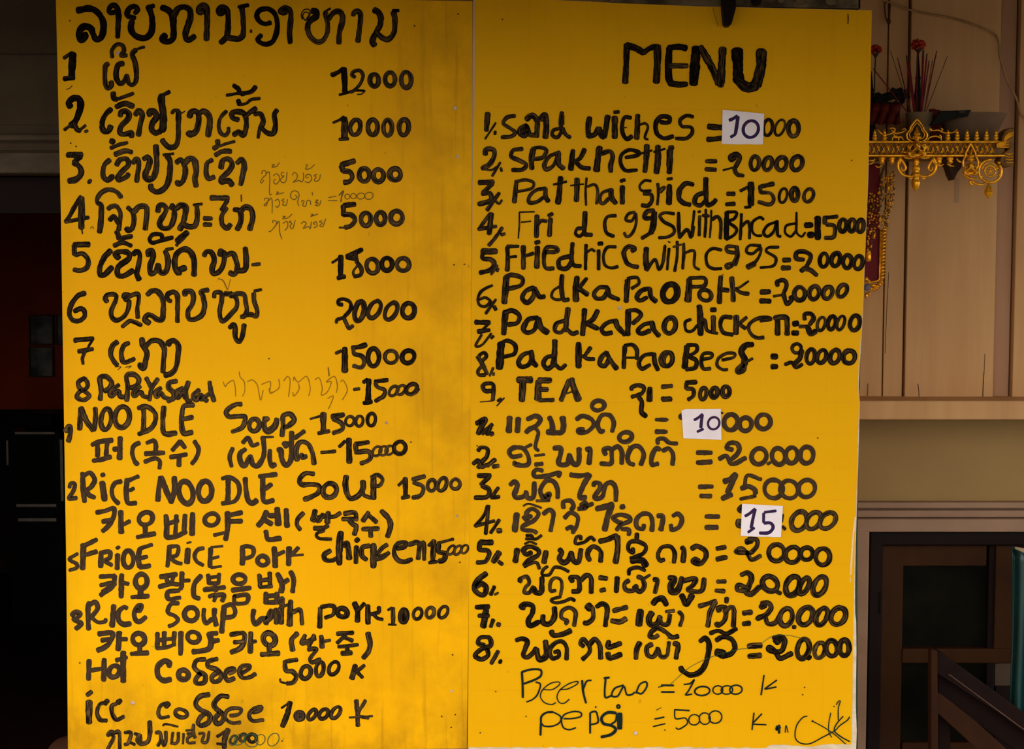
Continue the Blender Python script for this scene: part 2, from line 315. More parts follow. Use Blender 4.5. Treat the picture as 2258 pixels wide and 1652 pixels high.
# brush strokes: "T x y" crop origin, "G board kind", then width wear points (crop pixels, 4.516 per photo pixel)
DATA = """
G L title
T 120 0
60 .1 230,105 330,85 400,100 460,160 488,240 480,340 450,385 410,385 385,340 360,280 300,262 255,300 245,360 268,405 305,370 300,335
50 .15 600,120 565,130 540,110 555,70 590,50 625,80 638,150 635,250 630,370
50 .2 800,130 830,100 805,68 760,72 728,115 735,160 800,180
58 .1 770,215 762,290 800,350 870,380 930,365 970,300 972,180 945,85 940,65
40 .1 925,68 990,58
60 .1 1070,75 1130,100 1175,160 1185,260 1185,370 1150,410 1100,410 1075,385 1105,350
58 .3 1185,160 1230,90 1290,70 1345,100 1352,180 1320,280 1305,370 1335,400 1395,362
55 .5 1490,110 1455,125 1435,105 1455,65 1490,55 1515,90 1520,200 1515,395
52 .2 1690,110 1655,135 1635,110 1650,75 1690,70 1725,120 1730,250 1720,350 1695,390 1655,425
52 .4 1725,375 1790,385 1850,380 1882,330 1880,200 1868,80
38 .1 1835,70 1930,52
24 .6 1958,300 1958,322
48 .1 2150,225 2100,240 2040,210 2015,150 2050,100 2130,90 2195,140 2220,230 2210,330 2175,410 2120,440 2060,430 2025,395 2058,350
T 580 0
50 .3 230,120 200,130 170,112 205,80 245,82 275,125 275,220 265,320 268,425
14 .8 390,190 382,140 410,98 455,95 470,130 450,180 420,200 395,160 420,120 460,140 430,190
55 .2 490,110 528,115 530,165 490,190 448,240 442,300
46 .7 442,290 475,370 540,420 600,400 638,330 645,250 632,180 620,125
22 .3 610,120 670,85
50 .5 655,190 700,130 750,112 788,150 790,220 762,320 755,430
48 .5 895,150 912,118 950,112 972,150 965,250 952,350 945,415
55 .3 1105,100 1145,120 1172,175 1165,250 1130,315 1098,380 1090,420 1112,450
50 .5 1130,320 1180,370 1240,392 1290,355 1312,280 1312,180 1300,120
30 .1 1290,108 1350,105
G L price
44 .2 685,748 745,722 800,685
55 .1 803,685 812,780 815,915
24 .1 760,945 835,925 920,902 1010,905
14 .4 940,942 985,935 1018,905
34 .4 915,770 885,745 905,712 965,705 995,755 970,830 920,890 875,920
44 .4 O 1108,800,44,62,0
44 .5 O 1265,790,50,68,0
46 .6 O 1425,795,50,78,0
T 560 200
28 .4 790,318 850,292 895,262
60 .2 898,275 908,340
62 .7 905,330 900,480
30 .6 850,485 940,480
44 .7 O 1010,365,50,76,12
46 .7 O 1183,365,48,76,0
44 .8 O 1332,370,42,78,0
46 .7 O 1493,365,48,78,5
52 .7 870,740 1000,700
50 .7 870,750 890,800
50 .7 890,800 955,810 980,860 950,905 900,915
46 .8 O 1098,840,50,65,0
46 .8 O 1240,845,52,62,0
50 .8 O 1405,833,55,58,0
T 560 400
50 .5 895,240 1005,228
50 .5 890,245 890,335
46 .6 890,330 970,335 1005,385 970,440 910,460
20 .8 920,462 850,460
46 .8 O 1115,378,48,65,0
46 .6 O 1260,370,45,62,0
48 .7 O 1420,360,58,65,10
28 .5 780,810 850,765
48 .2 865,745 862,955
40 .3 835,965 905,948
46 .2 1075,680 925,750
40 .2 925,755 1000,775
40 .4 1010,710 1025,800 1070,870 1062,930 1000,950
24 .5 1040,830 992,890 992,935
44 .7 O 1180,845,58,72,-12
46 .2 O 1325,825,52,62,0
44 .6 O 1485,828,62,62,25
G L item
T 120 0
34 .4 95,580 145,545 180,525
66 .1 182,535 178,640 170,760
44 .2 95,785 195,775
8 .6 115,890 150,880 180,850
46 .5 535,635 508,660 502,760 510,850 535,880 568,850 565,815
50 .3 685,632 640,645 615,710 622,790 660,835 700,800 722,750
46 .4 720,760 745,835 790,840 815,790 815,700 800,610 775,540 810,495
28 .4 800,500 850,480 895,468
40 .4 575,570 572,505 620,445 675,450 693,500 665,555 718,550
T 120 200
62 .1 160,160 142,125 180,80 235,78 262,130 245,220 205,310 165,350
32 .6 175,335 100,390
52 .4 195,330 225,385 255,395
28 .5 250,395 310,345
30 .9 305,410 330,400
50 .2 565,185 515,230 478,300 475,370
56 .4 475,370 495,405 540,400 560,355
48 .3 585,20 592,75 625,85
34 .4 600,92 700,60 785,28
50 .4 615,162 700,128 785,155
52 .4 655,250 665,215 710,205 745,240 725,290 665,355 655,420 700,435 765,420 768,458
50 .6 805,240 840,200 875,240 858,320 838,445
56 .4 950,245 945,215 990,205 1018,260 975,330 970,390 1010,422 1055,405
66 .3 1075,400 1085,300 1080,200 1065,90 1070,50
40 .3 1070,50 1145,12
34 .4 1170,225 1190,200 1240,200
50 .5 1235,210 1235,350 1232,480 1205,550 1150,565 1100,530 1075,490
14 .6 1240,240 1300,205
56 .5 1345,260 1360,215 1410,205 1438,260 1428,350 1405,410 1355,435 1335,415
54 .7 1440,225 1490,205 1540,255 1545,340 1530,450
38 .6 1712,205 1660,260 1635,340 1655,420 1700,445 1730,410 1735,370
50 .4 1830,290 1775,270 1772,220 1840,210 1895,240 1912,330 1885,440 1835,415 1785,440
48 .5 1890,260 2005,175
46 .5 1995,235 2050,230 2080,300 2055,370
32 .8 2045,360 2028,470
48 .3 2060,370 2120,420 2180,425 2200,340 2190,240 2215,195
T 120 0
44 .2 1785,850 1835,890 1840,935
30 .3 1715,950 1860,925
46 .2 1860,935 1955,915 2005,865
50 .2 1830,1000 1845,1040
30 .4 1850,1045 1910,1030 1960,992 2045,980
T 120 200
56 .4 130,640 272,640
50 .3 262,660 195,715
56 .4 195,715 250,760 266,820 220,880 145,900
48 .6 345,900 356,908
50 .5 548,690 495,750 485,850 525,890 568,865 570,845
52 .3 582,492 570,520
36 .5 560,572 640,540 725,518
50 .8 605,635 700,600 770,612
50 .5 620,740 650,690 715,680 738,735 690,790 630,860 650,890 720,855 735,830
46 .5 780,720 820,680 842,740 830,820 820,905
56 .5 890,680 930,660 952,700 930,770 905,840 930,882 980,870 1010,800 1018,680 1010,550
30 .5 1085,640 1185,628
54 .4 1120,650 1150,700 1150,800 1135,900 1095,975 1020,1010 968,980 962,940
50 .5 1215,715 1260,690 1300,760 1300,840 1270,915 1230,930 1225,905
56 .7 1290,740 1340,680 1395,700 1412,800 1398,880 1412,950
46 .6 1570,690 1520,725 1512,820 1535,875 1590,860
44 .6 1625,495 1625,550 1585,575
28 .7 1600,572 1690,535 1795,505
50 .6 1605,640 1680,605 1755,605
52 .6 1660,770 1675,700 1730,680 1770,730 1740,800 1672,860 1665,910 1735,900 1772,940
52 .7 1820,720 1862,685 1892,740 1875,840 1855,935
T 120 400
42 .3 262,152 215,230 150,350 110,405
36 .5 110,405 210,385 340,360
60 .5 270,165 270,465
18 .7 270,470 280,520
14 .9 360,470 375,450 392,470
44 .6 665,160 620,105 540,82 465,115 425,180 430,215
52 .4 430,215 465,240 465,350 450,505
44 .5 535,275 570,250 620,250 655,310 655,380 640,485
44 .3 550,385 590,350 640,420
46 .4 730,260 780,310 792,390 775,465 735,490 718,465
52 .6 790,305 850,250 915,260 920,350 905,475
50 .5 1030,300 1042,245 1090,240 1112,290 1060,380 1048,430 1085,470 1150,455 1190,370 1195,280
52 .4 1160,270 1180,235
56 .6 1215,270 1260,240 1308,260 1300,340 1285,400 1250,480
50 .6 1290,430 1340,450 1400,440 1422,360 1418,250
26 .4 1385,235 1470,225
44 .6 1490,370 1565,370
44 .6 1490,430 1560,430
54 .7 1560,165 1730,168
44 .4 1722,190 1665,285
46 .6 1712,265 1665,350 1672,430 1720,465 1752,430
14 .8 1860,135 1862,200
50 .4 1790,280 1850,300 1855,400 1820,480
52 .6 1855,295 1900,258 1955,275 1975,360 1945,480
50 .4 195,630 345,628
46 .4 198,640 200,730
46 .6 210,735 280,720 335,780 325,855 265,888 195,880
46 .4 620,500 640,550 645,575
46 .4 650,575 768,545
46 .5 595,640 680,610 765,640
52 .3 560,690 495,760 452,860 455,930 495,930 575,858
54 .3 640,765 608,725 650,700 730,710 740,770 640,850 632,930 690,942 780,888
50 .3 785,725 822,698 852,740 835,850 820,920 845,978
40 .2 1075,560 1060,530 985,528 948,575 975,612 1060,590 1175,558
62 .4 1320,510 1225,600
30 .7 1235,600 1215,640
50 .4 940,740 928,700 970,690 985,750 952,840 960,920 1005,900 1035,830
50 .5 1035,830 1055,905 1105,905 1132,830 1125,750 1105,695
30 .4 1110,680 1180,668
56 .4 1305,862 1250,880 1235,920
54 .4 1235,920 1200,850 1208,740 1270,682 1340,690 1390,780 1390,935
50 .4 1490,740 1515,700 1565,710 1592,780 1570,880 1590,920 1650,890 1690,800 1685,700
56 .4 1650,735 1660,685
50 .6 1710,735 1775,720 1810,790 1820,870 1790,925 1745,910
52 .4 1820,890 1895,880 1910,800 1900,665
34 .9 1970,832 2045,822
14 .9 1630,970 1680,990 1722,1080
10 .9 1755,970 1728,1080
G L note
T 560 200
9 .2 75,830 85,800 115,800 118,840 95,860 65,905 75,920 100,890
9 .2 115,835 148,808 158,870 155,1030 180,1028
9 .2 175,738 205,738 178,760 225,755 255,715
9 .2 190,850 220,828 250,850 252,895 225,930 200,920 200,890 220,885
9 .2 300,812 272,822 278,850 300,848 265,885 280,915 318,900 330,808
9 .2 382,845 400,815 430,835 425,880 390,912 450,895 475,910 495,870 490,815
9 .2 510,740 535,740 512,780 560,775 605,735
9 .2 545,862 518,868 520,842 560,838 575,880 545,915 505,905
9 .2 630,835 600,845 620,865 600,885 615,905 650,885 662,832
9 .2 105,1095 110,1072 145,1075 135,1105 100,1140 125,1142 135,1100
9 .2 145,1100 170,1068 182,1110 180,1222
9 .2 222,1010 245,1012 222,1034 300,1015
9 .2 205,1100 240,1082 255,1125 235,1162 212,1145
9 .2 305,1075 275,1095 300,1105 285,1135 320,1140 335,1080
9 .2 410,1040 430,1060 400,1085 365,1060 375,1010 420,1000 450,1035 435,1110 450,1152
9 .2 480,1115 475,1095 500,1100 485,1140 515,1150 530,1095 560,1100 565,1140
9 .2 580,1008 582,1045
9 .2 610,1092 640,1090 610,1115 640,1118 612,1145 650,1140 668,1090
9 .2 742,1065 822,1050
9 .2 735,1095 832,1095
14 .1 845,1045 890,1000 872,1060 865,1110
9 .2 O 930,1055,25,25,30
9 .2 O 990,1050,28,26,20
9 .2 O 1065,1050,40,30,-10
9 .2 O 1145,1048,42,35,-20
T 560 400
9 .2 190,415 188,392 225,400 215,440 165,498 145,495
9 .2 225,430 250,400 255,500 278,578
9 .2 285,350 312,350 285,373 340,362 380,325
9 .2 285,420 330,400 335,455 305,490
9 .2 375,390 350,405 378,418 358,450 385,470 412,385
9 .2 468,425 495,402 520,420 490,470 540,450 560,472 572,400
9 .2 565,328 592,330 565,350 640,325
9 .2 610,430 590,420 618,402 628,445 595,462
9 .2 680,390 650,402 682,415 655,440 685,450 715,372
G L item
T 120 610
46 .3 305,165 230,195 170,280 150,370 185,435 250,440 300,400 300,350 265,320 200,345
44 .5 525,250 505,215 535,180 610,185 605,250 570,330 570,400 620,435 690,400 735,320 745,240
44 .4 690,210 700,180 745,190 700,235
42 .5 700,235 760,190 830,175 840,230 825,320 830,410
40 .6 675,500 745,445 800,455 865,485
50 .5 925,180 970,145 1030,150 1080,230 1085,330 1075,420 1030,430 970,390 925,385 900,430 945,465
46 .4 1160,245 1135,235 1125,180 1190,155 1225,200 1225,330 1225,450
48 .5 1305,185 1300,150 1360,150 1385,200 1370,280 1330,350 1340,420 1400,425 1470,380 1495,290 1480,200 1460,150 1530,135
44 .5 1590,205 1600,160 1660,165 1665,240 1645,340 1655,420 1685,445 1760,370 1815,300 1810,220 1750,165
54 .3 1700,170 1750,175
44 .5 1750,195 1830,170 1890,185 1905,260 1915,340 1890,395 1860,400
46 .7 1900,380 1965,380 2010,395 2020,340 1990,250 1985,170
28 .4 1990,145 2060,130
46 .4 1745,510 1780,480 1800,510 1800,600 1835,650 1870,600 1890,480
44 .4 200,635 385,618
26 .3 385,620 335,705
44 .5 240,745 380,722
34 .5 305,750 280,810 285,870
48 .5 625,650 580,690 560,770 590,840 625,880
44 .5 740,660 690,690 665,770 680,840 720,850 795,820
8 .8 600,900 660,900 630,930
8 .8 705,905 765,890 735,915
56 .5 870,620 880,690
50 .4 880,690 920,760 905,850 890,910 860,900 850,870
50 .5 910,690 970,640 1050,650 1095,730 1085,850 1080,950
50 .4 1150,680 1130,660 1190,640 1235,690 1230,780 1215,890 1170,960 1100,985
42 .9 300,1010 240,1050 250,1110 310,1150 350,1190 290,1230 225,1200 250,1150 320,1110 330,1060 300,1015
48 .9 455,1225 465,1130 455,1010 520,1000 570,1060 540,1120 500,1140
46 .9 640,1080 560,1140 570,1190 640,1140 650,1190 690,1200
48 .9 720,1235 730,1100 720,990 790,975 840,1020 820,1080 760,1110
44 .9 850,1090 790,1150 800,1190 860,1150 880,1190 920,1200
44 .9 915,1010 960,1100
44 .9 1030,1020 970,1110 945,1230
42 .9 1060,1110 1005,1150 1020,1200 1060,1160 1090,1200 1140,1220
50 .9 1215,1040 1145,1060 1140,1110 1190,1160 1185,1210 1130,1240
44 .9 1280,1110 1215,1150 1230,1210 1280,1160 1300,1210
46 .9 1335,1050 1310,1140 1320,1230 1360,1240
48 .9 1440,1130 1385,1180 1410,1230 1460,1180 1470,1230
44 .9 1540,1170 1490,1210 1520,1240
44 .9 1545,1050 1560,1150 1590,1240
10 .9 1680,1045 1700,1095 1725,1065 1780,1035 1800,1100 1805,1195
10 .9 1840,945 1850,1000 1890,1050 1895,1140 1870,1195
10 .9 1920,1050 1970,1030 2020,1080 2040,1180 2055,1230 2080,1130
10 .9 2060,1075 2150,1050 2145,1160 2200,1140 2240,1100 2235,1020
50 .9 140,1640 160,1560 150,1490 110,1540
50 .9 250,1520 255,1420 260,1310
54 .9 262,1310 320,1440 385,1530
46 .9 395,1530 410,1400 405,1310
46 .9 O 515,1420,50,105,8
50 .9 O 675,1400,72,105,8
48 .9 885,1300 890,1400 885,1560
46 .9 835,1310 920,1295 1000,1360 1000,1450 950,1520 840,1570
50 .9 1090,1300 1080,1440 1095,1560 1210,1560
48 .9 1385,1280 1290,1290 1270,1370 1265,1470 1290,1560 1370,1550
44 .9 1285,1420 1375,1400
46 .8 1860,1270 1790,1280 1715,1340 1740,1395 1840,1390 1900,1400 1880,1490 1830,1525 1770,1545
46 .9 O 1990,1480,50,62,10
46 .9 2095,1405 2085,1490 2130,1530 2190,1480 2215,1420
T 560 610
36 .2 880,280 845,275 845,235 900,225 960,260 960,330 900,400
34 .6 890,410 830,430 820,460
36 .7 890,400 930,490 950,515 985,490
48 .4 O 1050,345,45,100,12
42 .4 O 1200,328,52,92,28
42 .4 O 1365,345,52,92,28
48 .3 O 1538,340,60,75,8
30 .4 815,765 870,740
56 .3 905,715 905,945
50 .3 980,710 1050,700 1115,680
42 .6 990,720 1000,770 1070,790 1100,840 1070,905 990,890
46 .3 O 1190,805,55,88,0
36 .6 O 1365,800,62,62,50
44 .2 O 1535,800,58,66,45
30 .8 995,1125 1050,1118
34 .3 1090,1055 1130,1025
52 .2 1145,1030 1140,1130 1135,1255
44 .2 1095,1260 1170,1245
40 .3 1205,1045 1330,1030
40 .6 1210,1060 1230,1100 1300,1130 1290,1190 1210,1240
30 .7 O 1390,1140,36,55,40
30 .8 O 1465,1130,36,52,40
40 .4 O 1570,1120,42,60,50
16 .7 1560,1190 1620,1160 1650,1120
24 .4 562,1418 665,1388
56 .6 690,1365 690,1550
36 .5 640,1560 750,1540
56 .6 780,1400 890,1375
44 .6 790,1420 870,1460 880,1520 790,1560
30 .5 O 955,1440,42,48,20
30 .5 O 1050,1440,36,52,10
34 .3 O 1170,1425,40,62,5
46 .9 140,1410 100,1450 110,1530 150,1550 210,1500 230,1420
48 .9 280,1585 290,1480 290,1390 360,1370 400,1430 340,1490 300,1500
10 .9 245,1020 255,1090 215,1140 160,1150 150,1110
10 .9 295,1040 335,995 360,1040 345,1200
10 .9 395,1040 400,1000 440,1050 525,995 560,1110 545,1190
10 .9 440,1060 450,1120 400,1190 385,1150
16 .9 740,905 748,990
10 .9 605,1030 650,1010 680,1110 670,1180 730,1150 770,1050 720,1050 800,995 830,1080 820,1160
10 .9 860,1050 890,1035 930,1130 880,1230
10 .9 730,1215 790,1190 760,1280 740,1320
T 120 940
48 1 375,185 450,155 575,140
46 1 430,180 430,300
46 1 525,170 515,290
44 1 385,345 480,330 560,305
46 1 590,230 650,225
52 1 655,115 650,325
44 1 845,165 790,200 775,270 800,350 830,380
42 1 920,165 990,145 1010,190 1005,260
46 1 905,275 1090,265
42 1 900,355 1000,320 1050,350 1045,420
44 1 1250,150 1175,240
44 1 1250,150 1300,215
44 1 1155,310 1315,280
44 1 1240,300 1240,395
42 1 1395,150 1435,230 1415,310 1370,375
42 1 1775,220 1745,310 1765,400
48 1 1900,230 1845,280 1860,370 1900,390 1950,300 1975,380 2030,390 2085,290 2085,170 2075,110
24 1 2070,110 2180,108
40 1 1875,165 1930,115 1970,190 2030,175
44 1 2145,240 2145,330 2165,395 2200,380
40 1 150,610 160,570 200,575 190,640 145,715 175,720 220,715
50 1 280,470 285,600 300,750
44 1 275,510 350,465 400,530 370,600 310,640
46 1 320,640 350,690 400,710
44 1 480,475 485,495
56 1 475,560 500,735
42 1 665,550 600,570 570,640 590,720 640,770
48 1 725,530 715,650 725,750 750,770 810,765
42 1 740,540 835,500
36 1 750,640 790,620
50 1 1030,740 1040,620 1060,510
52 1 1060,510 1110,630 1160,750
50 1 1160,760 1195,640 1195,510
52 1 O 1310,660,68,112,-12
52 1 O 1500,648,66,100,5
50 1 1730,510 1730,640 1725,760
42 1 1670,520 1750,510 1830,570 1840,670 1790,750 1670,770
50 1 1900,520 1910,650 1930,740 1970,770 2015,740
44 1 2040,500 2210,480
48 1 2075,510 2075,640 2090,750 2180,740
44 1 2090,630 2160,580
46 1 420,860 500,845 590,820 590,900 540,990 480,1045
46 1 480,950 580,930
54 1 660,850 665,1060
38 1 690,980 750,945
44 1 O 910,920,72,60,-30
50 1 905,1000 905,1080
46 1 825,1105 1000,1070
50 1 1110,890 1120,1000 1120,1100 1200,1100 1310,1055
46 1 1130,970 1230,940
44 1 1215,890 1205,1070
44 1 1300,885 1290,1060
52 1 1375,870 1370,1080
44 1 O 1565,930,70,58,-20
52 1 1725,860 1725,1000 1705,1130
44 1 1730,890 1865,860
44 1 1740,950 1865,945
36 1 1590,1085 1700,1060
46 1 2105,850 2080,920 2035,990
46 1 2080,920 2160,975
50 1 2150,895 2190,890
54 1 2220,820 2235,980
46 1 2105,1045 2120,1120 2150,1130 2250,1115
54 1 290,1180 280,1420
44 1 300,1190 420,1130
44 1 310,1280 420,1250
36 1 230,1270 150,1325 220,1370 220,1410 150,1435
50 1 465,1255 460,1400
42 1 470,1260 550,1250 550,1310 500,1340 570,1385
46 1 630,1205 635,1215
50 1 630,1280 625,1420
46 1 O 735,1325,50,85,0
50 1 850,1220 835,1320 850,1400
40 1 850,1220 970,1180
44 1 840,1320 920,1300
44 1 850,1405 950,1390
46 1 1145,1195 1140,1290 1125,1395
40 1 1150,1200 1230,1200 1220,1280 1150,1310
36 1 1150,1310 1200,1350 1265,1370
20 1 1320,1165 1360,1155
52 1 1330,1225 1320,1360
38 1 1485,1215 1430,1230 1395,1290 1420,1350 1480,1385
46 1 1555,1220 1550,1320 1550,1400
24 1 1560,1205 1675,1195
30 1 1560,1320 1635,1300
28 1 1560,1410 1660,1395
50 1 1870,1200 1875,1290 1870,1375
40 1 1865,1210 1920,1195 1980,1220 1970,1290 1900,1320
46 1 O 2075,1340,52,46,10
50 1 2190,1210 2200,1400
46 1 455,1500 600,1490
46 1 600,1490 590,1560 540,1610 480,1650
44 1 460,1585 570,1560
50 1 670,1480 665,1640
44 1 680,1560 735,1570
50 1 O 865,1545,58,72,5
48 1 855,1620 855,1680
46 1 1055,1500 1215,1475
42 1 1110,1500 1130,1560
42 1 1190,1490 1165,1560
48 1 1045,1600 1160,1570 1230,1575
50 1 1270,1460 1265,1590
36 1 1280,1540 1345,1535
48 1 1460,1490 1400,1560 1380,1640
40 1 1530,1480 1540,1570
36 1 1640,1470 1635,1560
36 1 1540,1510 1640,1495
36 1 1540,1565 1640,1565
40 1 1600,1570 1600,1620
46 1 1490,1630 1695,1605
44 1 O 1840,1525,62,46,0
46 1 1770,1635 1950,1610
40 1 2045,1490 2055,1610
40 1 2145,1460 2145,1600
34 1 2060,1530 2150,1520
36 1 2050,1605 2160,1595
T 560 940
50 1 375,60 375,200 370,330 320,390 275,320 270,240 240,235
44 1 405,120 500,50
34 1 315,170 345,165
48 1 520,300 480,310 475,280
46 .9 430,340 420,240 455,165 530,170 580,260 600,375
34 .6 670,262 810,250
34 .4 850,205 905,150
54 .4 945,130 950,360
46 .7 1010,180 1140,160
44 .7 1010,180 1020,270
44 .7 1030,260 1130,250 1165,290 1140,340 1065,370
26 .8 O 1225,250,38,52,35
24 .8 O 1290,245,38,48,35
24 .8 O 1350,240,38,48,35
40 .5 O 1452,215,58,62,20
12 .2 1400,180 1480,140 1520,220 1480,280 1400,260 1390,200 1470,160
50 1 300,165 325,205
T 560 940
46 .8 595,475 510,470 455,530 480,580 590,580 650,600 640,660 580,700 500,730
50 .8 O 755,640,65,72,35
52 .7 920,500 910,580 930,680 970,720 1040,690 1085,620 1085,550
40 .7 1085,600 1090,680 1160,715
54 .7 1190,510 1190,720
40 .6 1170,510 1230,485 1280,530 1250,590 1180,600
30 .4 1440,590 1490,540
48 .4 1505,520 1510,700
40 .4 1475,715 1545,700
44 .6 1580,530 1700,500
40 .7 1590,560 1680,600 1680,660 1640,700 1580,710
36 .5 O 1770,590,40,56,10
38 .6 O 1875,580,40,68,22
34 .8 O 2005,578,46,50,15
50 1 125,850 95,930 40,990
48 1 100,930 175,975
46 1 150,890 200,890
56 1 230,820 240,980
50 1 320,830 330,1000
46 1 120,1045 130,1110 160,1130 265,1120
44 .9 490,865 435,930 430,990 460,1030
50 .8 610,840 585,940
50 .8 590,940 700,890
48 .7 610,900 640,950
44 .7 690,880 640,950
54 .8 740,860 730,960
40 .7 745,900 800,900 860,865
46 .7 600,1015 690,1015 735,990
32 .6 700,1040 640,1060 620,1090 660,1120 770,1125
46 .7 900,870 1000,860 1020,910
40 .7 880,925 1030,925
44 .7 950,940 990,980 1020,1000 1000,1080
46 .7 1140,860 1085,945
44 .7 1145,890 1220,955
42 .7 1080,1025 1240,1020
46 .7 1160,1030 1165,1100
50 .5 1270,845 1340,920 1360,1000 1330,1100
52 1 200,1210 215,1400
42 1 230,1280 300,1250
52 1 350,1210 345,1380
40 1 440,1210 380,1280
26 1 350,1290 490,1280
46 .5 760,1240 700,1280 710,1330 770,1340 820,1320
62 .5 865,1060 850,1200 850,1370
54 .5 890,1190 930,1170 950,1320
44 .3 1015,1145 1040,1125
48 .6 1020,1200 1015,1360
44 .5 1150,1190 1080,1210 1075,1290 1120,1330
58 .6 1190,1180 1190,1400
40 .5 1325,1180 1275,1215 1222,1280
34 .5 1215,1285 1275,1290 1345,1262
34 .5 1345,1262 1285,1312 1215,1332
44 .4 1430,1220 1500,1200 1510,1160 1430,1170 1395,1250 1430,1330 1500,1350 1570,1325
46 .5 1545,1180 1640,1165 1635,1320
40 .5 1650,1190 1690,1165 1695,1330
34 .4 1740,1190 1770,1160
48 .6 1790,1140 1780,1350
34 .3 1745,1360 1820,1350
30 .5 1830,1165 1985,1125
48 .4 1840,1180 1840,1250 1910,1270 1890,1330 1845,1345
26 .8 O 1965,1235,30,50,35
26 .8 O 2030,1235,30,50,35
24 .8 O 2098,1225,30,45,30
40 .9 50,1480 60,1600
42 .9 155,1460 160,1600
34 .9 70,1540 150,1530
34 .9 60,1605 180,1595
50 1 235,1470 280,1580 270,1650
44 1 290,1560 340,1530
48 1 365,1450 395,1530 385,1650
T 120 1286
48 1 600,0 560,50 460,120
46 1 665,50 665,140
48 1 865,60 865,120
46 1 770,140 935,130
44 1 1255,60 1270,30
44 1 1240,75 1130,90 1140,160 1250,145
48 1 1385,60 1390,130 1440,155
44 1 1610,80 1600,50
40 1 1540,135 1600,120 1590,180
42 1 1620,120 1690,120 1670,180
40 1 1790,130 1920,120 1910,195 1800,200 1790,130
48 1 2105,100 2105,200
48 1 2215,100 2220,200
44 1 2105,130 2200,125
46 1 2105,195 2230,190
46 1 175,325 210,290 255,310 220,350 185,365
46 1 200,370 265,405 215,455
48 1 340,460 335,340 335,240 350,195
44 1 340,220 410,190 430,250 400,300 370,330
38 1 370,340 430,390 500,385 510,360
52 1 590,225 575,430
48 1 720,250 690,240 640,290 640,370 690,410 755,405
44 1 810,260 850,280 870,225 830,230 795,300 810,370 850,385 910,340
40 1 1235,200 1160,210 1130,290 1200,330 1230,370 1190,410 1140,430
48 1 O 1360,310,66,66,20
44 1 1490,260 1485,340 1510,400 1570,360
50 1 1595,260 1590,330 1610,420
52 1 1665,490 1680,340 1690,230
42 1 1680,240 1760,215 1800,280 1780,330 1710,345
48 1 1985,270 1975,340 2000,410 2060,360 2090,350
46 1 2095,340 2110,400 2140,300 2160,270
48 1 440,505 580,500 550,590 500,640 430,670
44 1 470,570 550,560
50 1 645,490 640,600 635,665
40 1 650,560 720,560
50 1 O 840,560,60,58,30
46 1 850,620 850,680
46 1 765,705 930,695
46 1 1025,500 1025,650
44 1 1095,490 1090,620
44 .9 1195,490 1190,600
40 1 1040,570 1200,550
38 1 1020,650 1120,640 1200,610
48 1 1260,490 1255,710
44 1 O 1385,540,60,52,20
54 1 1540,500 1560,570 1550,640 1500,670 1380,685
44 1 1560,500 1620,500
44 1 1570,580 1635,570
48 .8 1755,515 1880,500 1890,580 1850,650 1760,690
44 .8 1790,590 1880,580
52 .8 1955,495 1950,690
42 .8 1970,585 2005,580
54 .8 O 2140,560,66,56,50
52 .8 2140,610 2140,690
50 .8 2060,710 2235,700
48 1 345,770 340,960
48 1 495,760 490,970
42 1 370,870 480,850
48 1 O 595,880,50,60,30
56 1 685,690 685,980
40 1 615,770 720,740
54 1 1140,830 1145,795 1090,780 1030,830 1030,920 1080,970 1155,960
52 1 O 1285,915,50,48,20
46 .9 1500,760 1420,770 1390,830 1430,880 1500,920 1490,990 1420,1000 1405,960 1450,900
46 .9 1620,755 1540,780 1530,830 1610,860 1660,910 1640,970 1580,980 1570,930 1640,880
44 .9 1740,900 1790,880 1780,850 1720,870 1700,930 1730,970 1790,950
42 .9 1850,905 1930,860 1940,825 1870,830 1840,880 1870,940 1940,940 2000,905
44 .8 370,1085 325,1115
62 .8 345,1180 345,1390
52 .6 530,1170 500,1200
38 .6 510,1190 450,1210 425,1290 455,1360 520,1370
50 .6 660,1170 630,1190
40 .6 620,1200 570,1230 580,1310 620,1360 690,1330
50 .5 1140,1200 1105,1230
34 .6 1130,1190 1060,1220 1035,1290 1060,1340 1140,1330
38 .7 O 1262,1298,62,40,15
48 .6 1540,1110 1450,1130 1405,1200 1450,1260 1540,1310 1540,1380 1470,1420 1430,1390 1460,1330 1520,1290
48 .5 1730,1130 1650,1130 1590,1200 1610,1250 1680,1310 1670,1380 1620,1400 1600,1350 1660,1280
36 .7 1750,1320 1830,1310 1860,1260 1790,1245 1720,1270 1700,1340 1760,1390 1850,1390
38 .7 1980,1290 2050,1270 2060,1235 1990,1250 1940,1310 1970,1370 2080,1365
38 .8 530,1520 560,1480 600,1490 640,1480 650,1540 650,1650
34 .8 540,1500 590,1530 560,1600 530,1650
34 .8 700,1490 760,1490 750,1560 730,1600 700,1610
30 .8 760,1590 800,1610
34 .8 800,1500 850,1520 860,1590
44 .8 850,1510 830,1560 860,1600 930,1580 950,1500 950,1380
20 .5 1080,1420 1110,1405 1230,1430
34 .7 1010,1490 1050,1490 1060,1560 1030,1620
34 .7 1060,1540 1090,1620 1110,1560 1110,1480
30 .7 1180,1490 1170,1580 1200,1600 1230,1570 1235,1490
26 .7 1160,1600 1180,1590
26 .6 1285,1500 1280,1600
30 .7 1325,1500 1390,1500 1330,1540 1330,1590 1400,1590
34 .7 1400,1540 1380,1490 1385,1410
22 .6 1310,1470 1385,1460
28 .7 1440,1500 1490,1500 1470,1580 1520,1580 1540,1480
30 .4 1620,1530 1700,1480
50 .5 1730,1460 1700,1540 1690,1640
30 .4 1620,1600 1700,1610
24 .5 O 1785,1560,30,42,30
8 .8 O 1780,1570,40,50,30
8 .8 O 1840,1560,45,60,40
28 .6 O 1880,1540,30,40,30
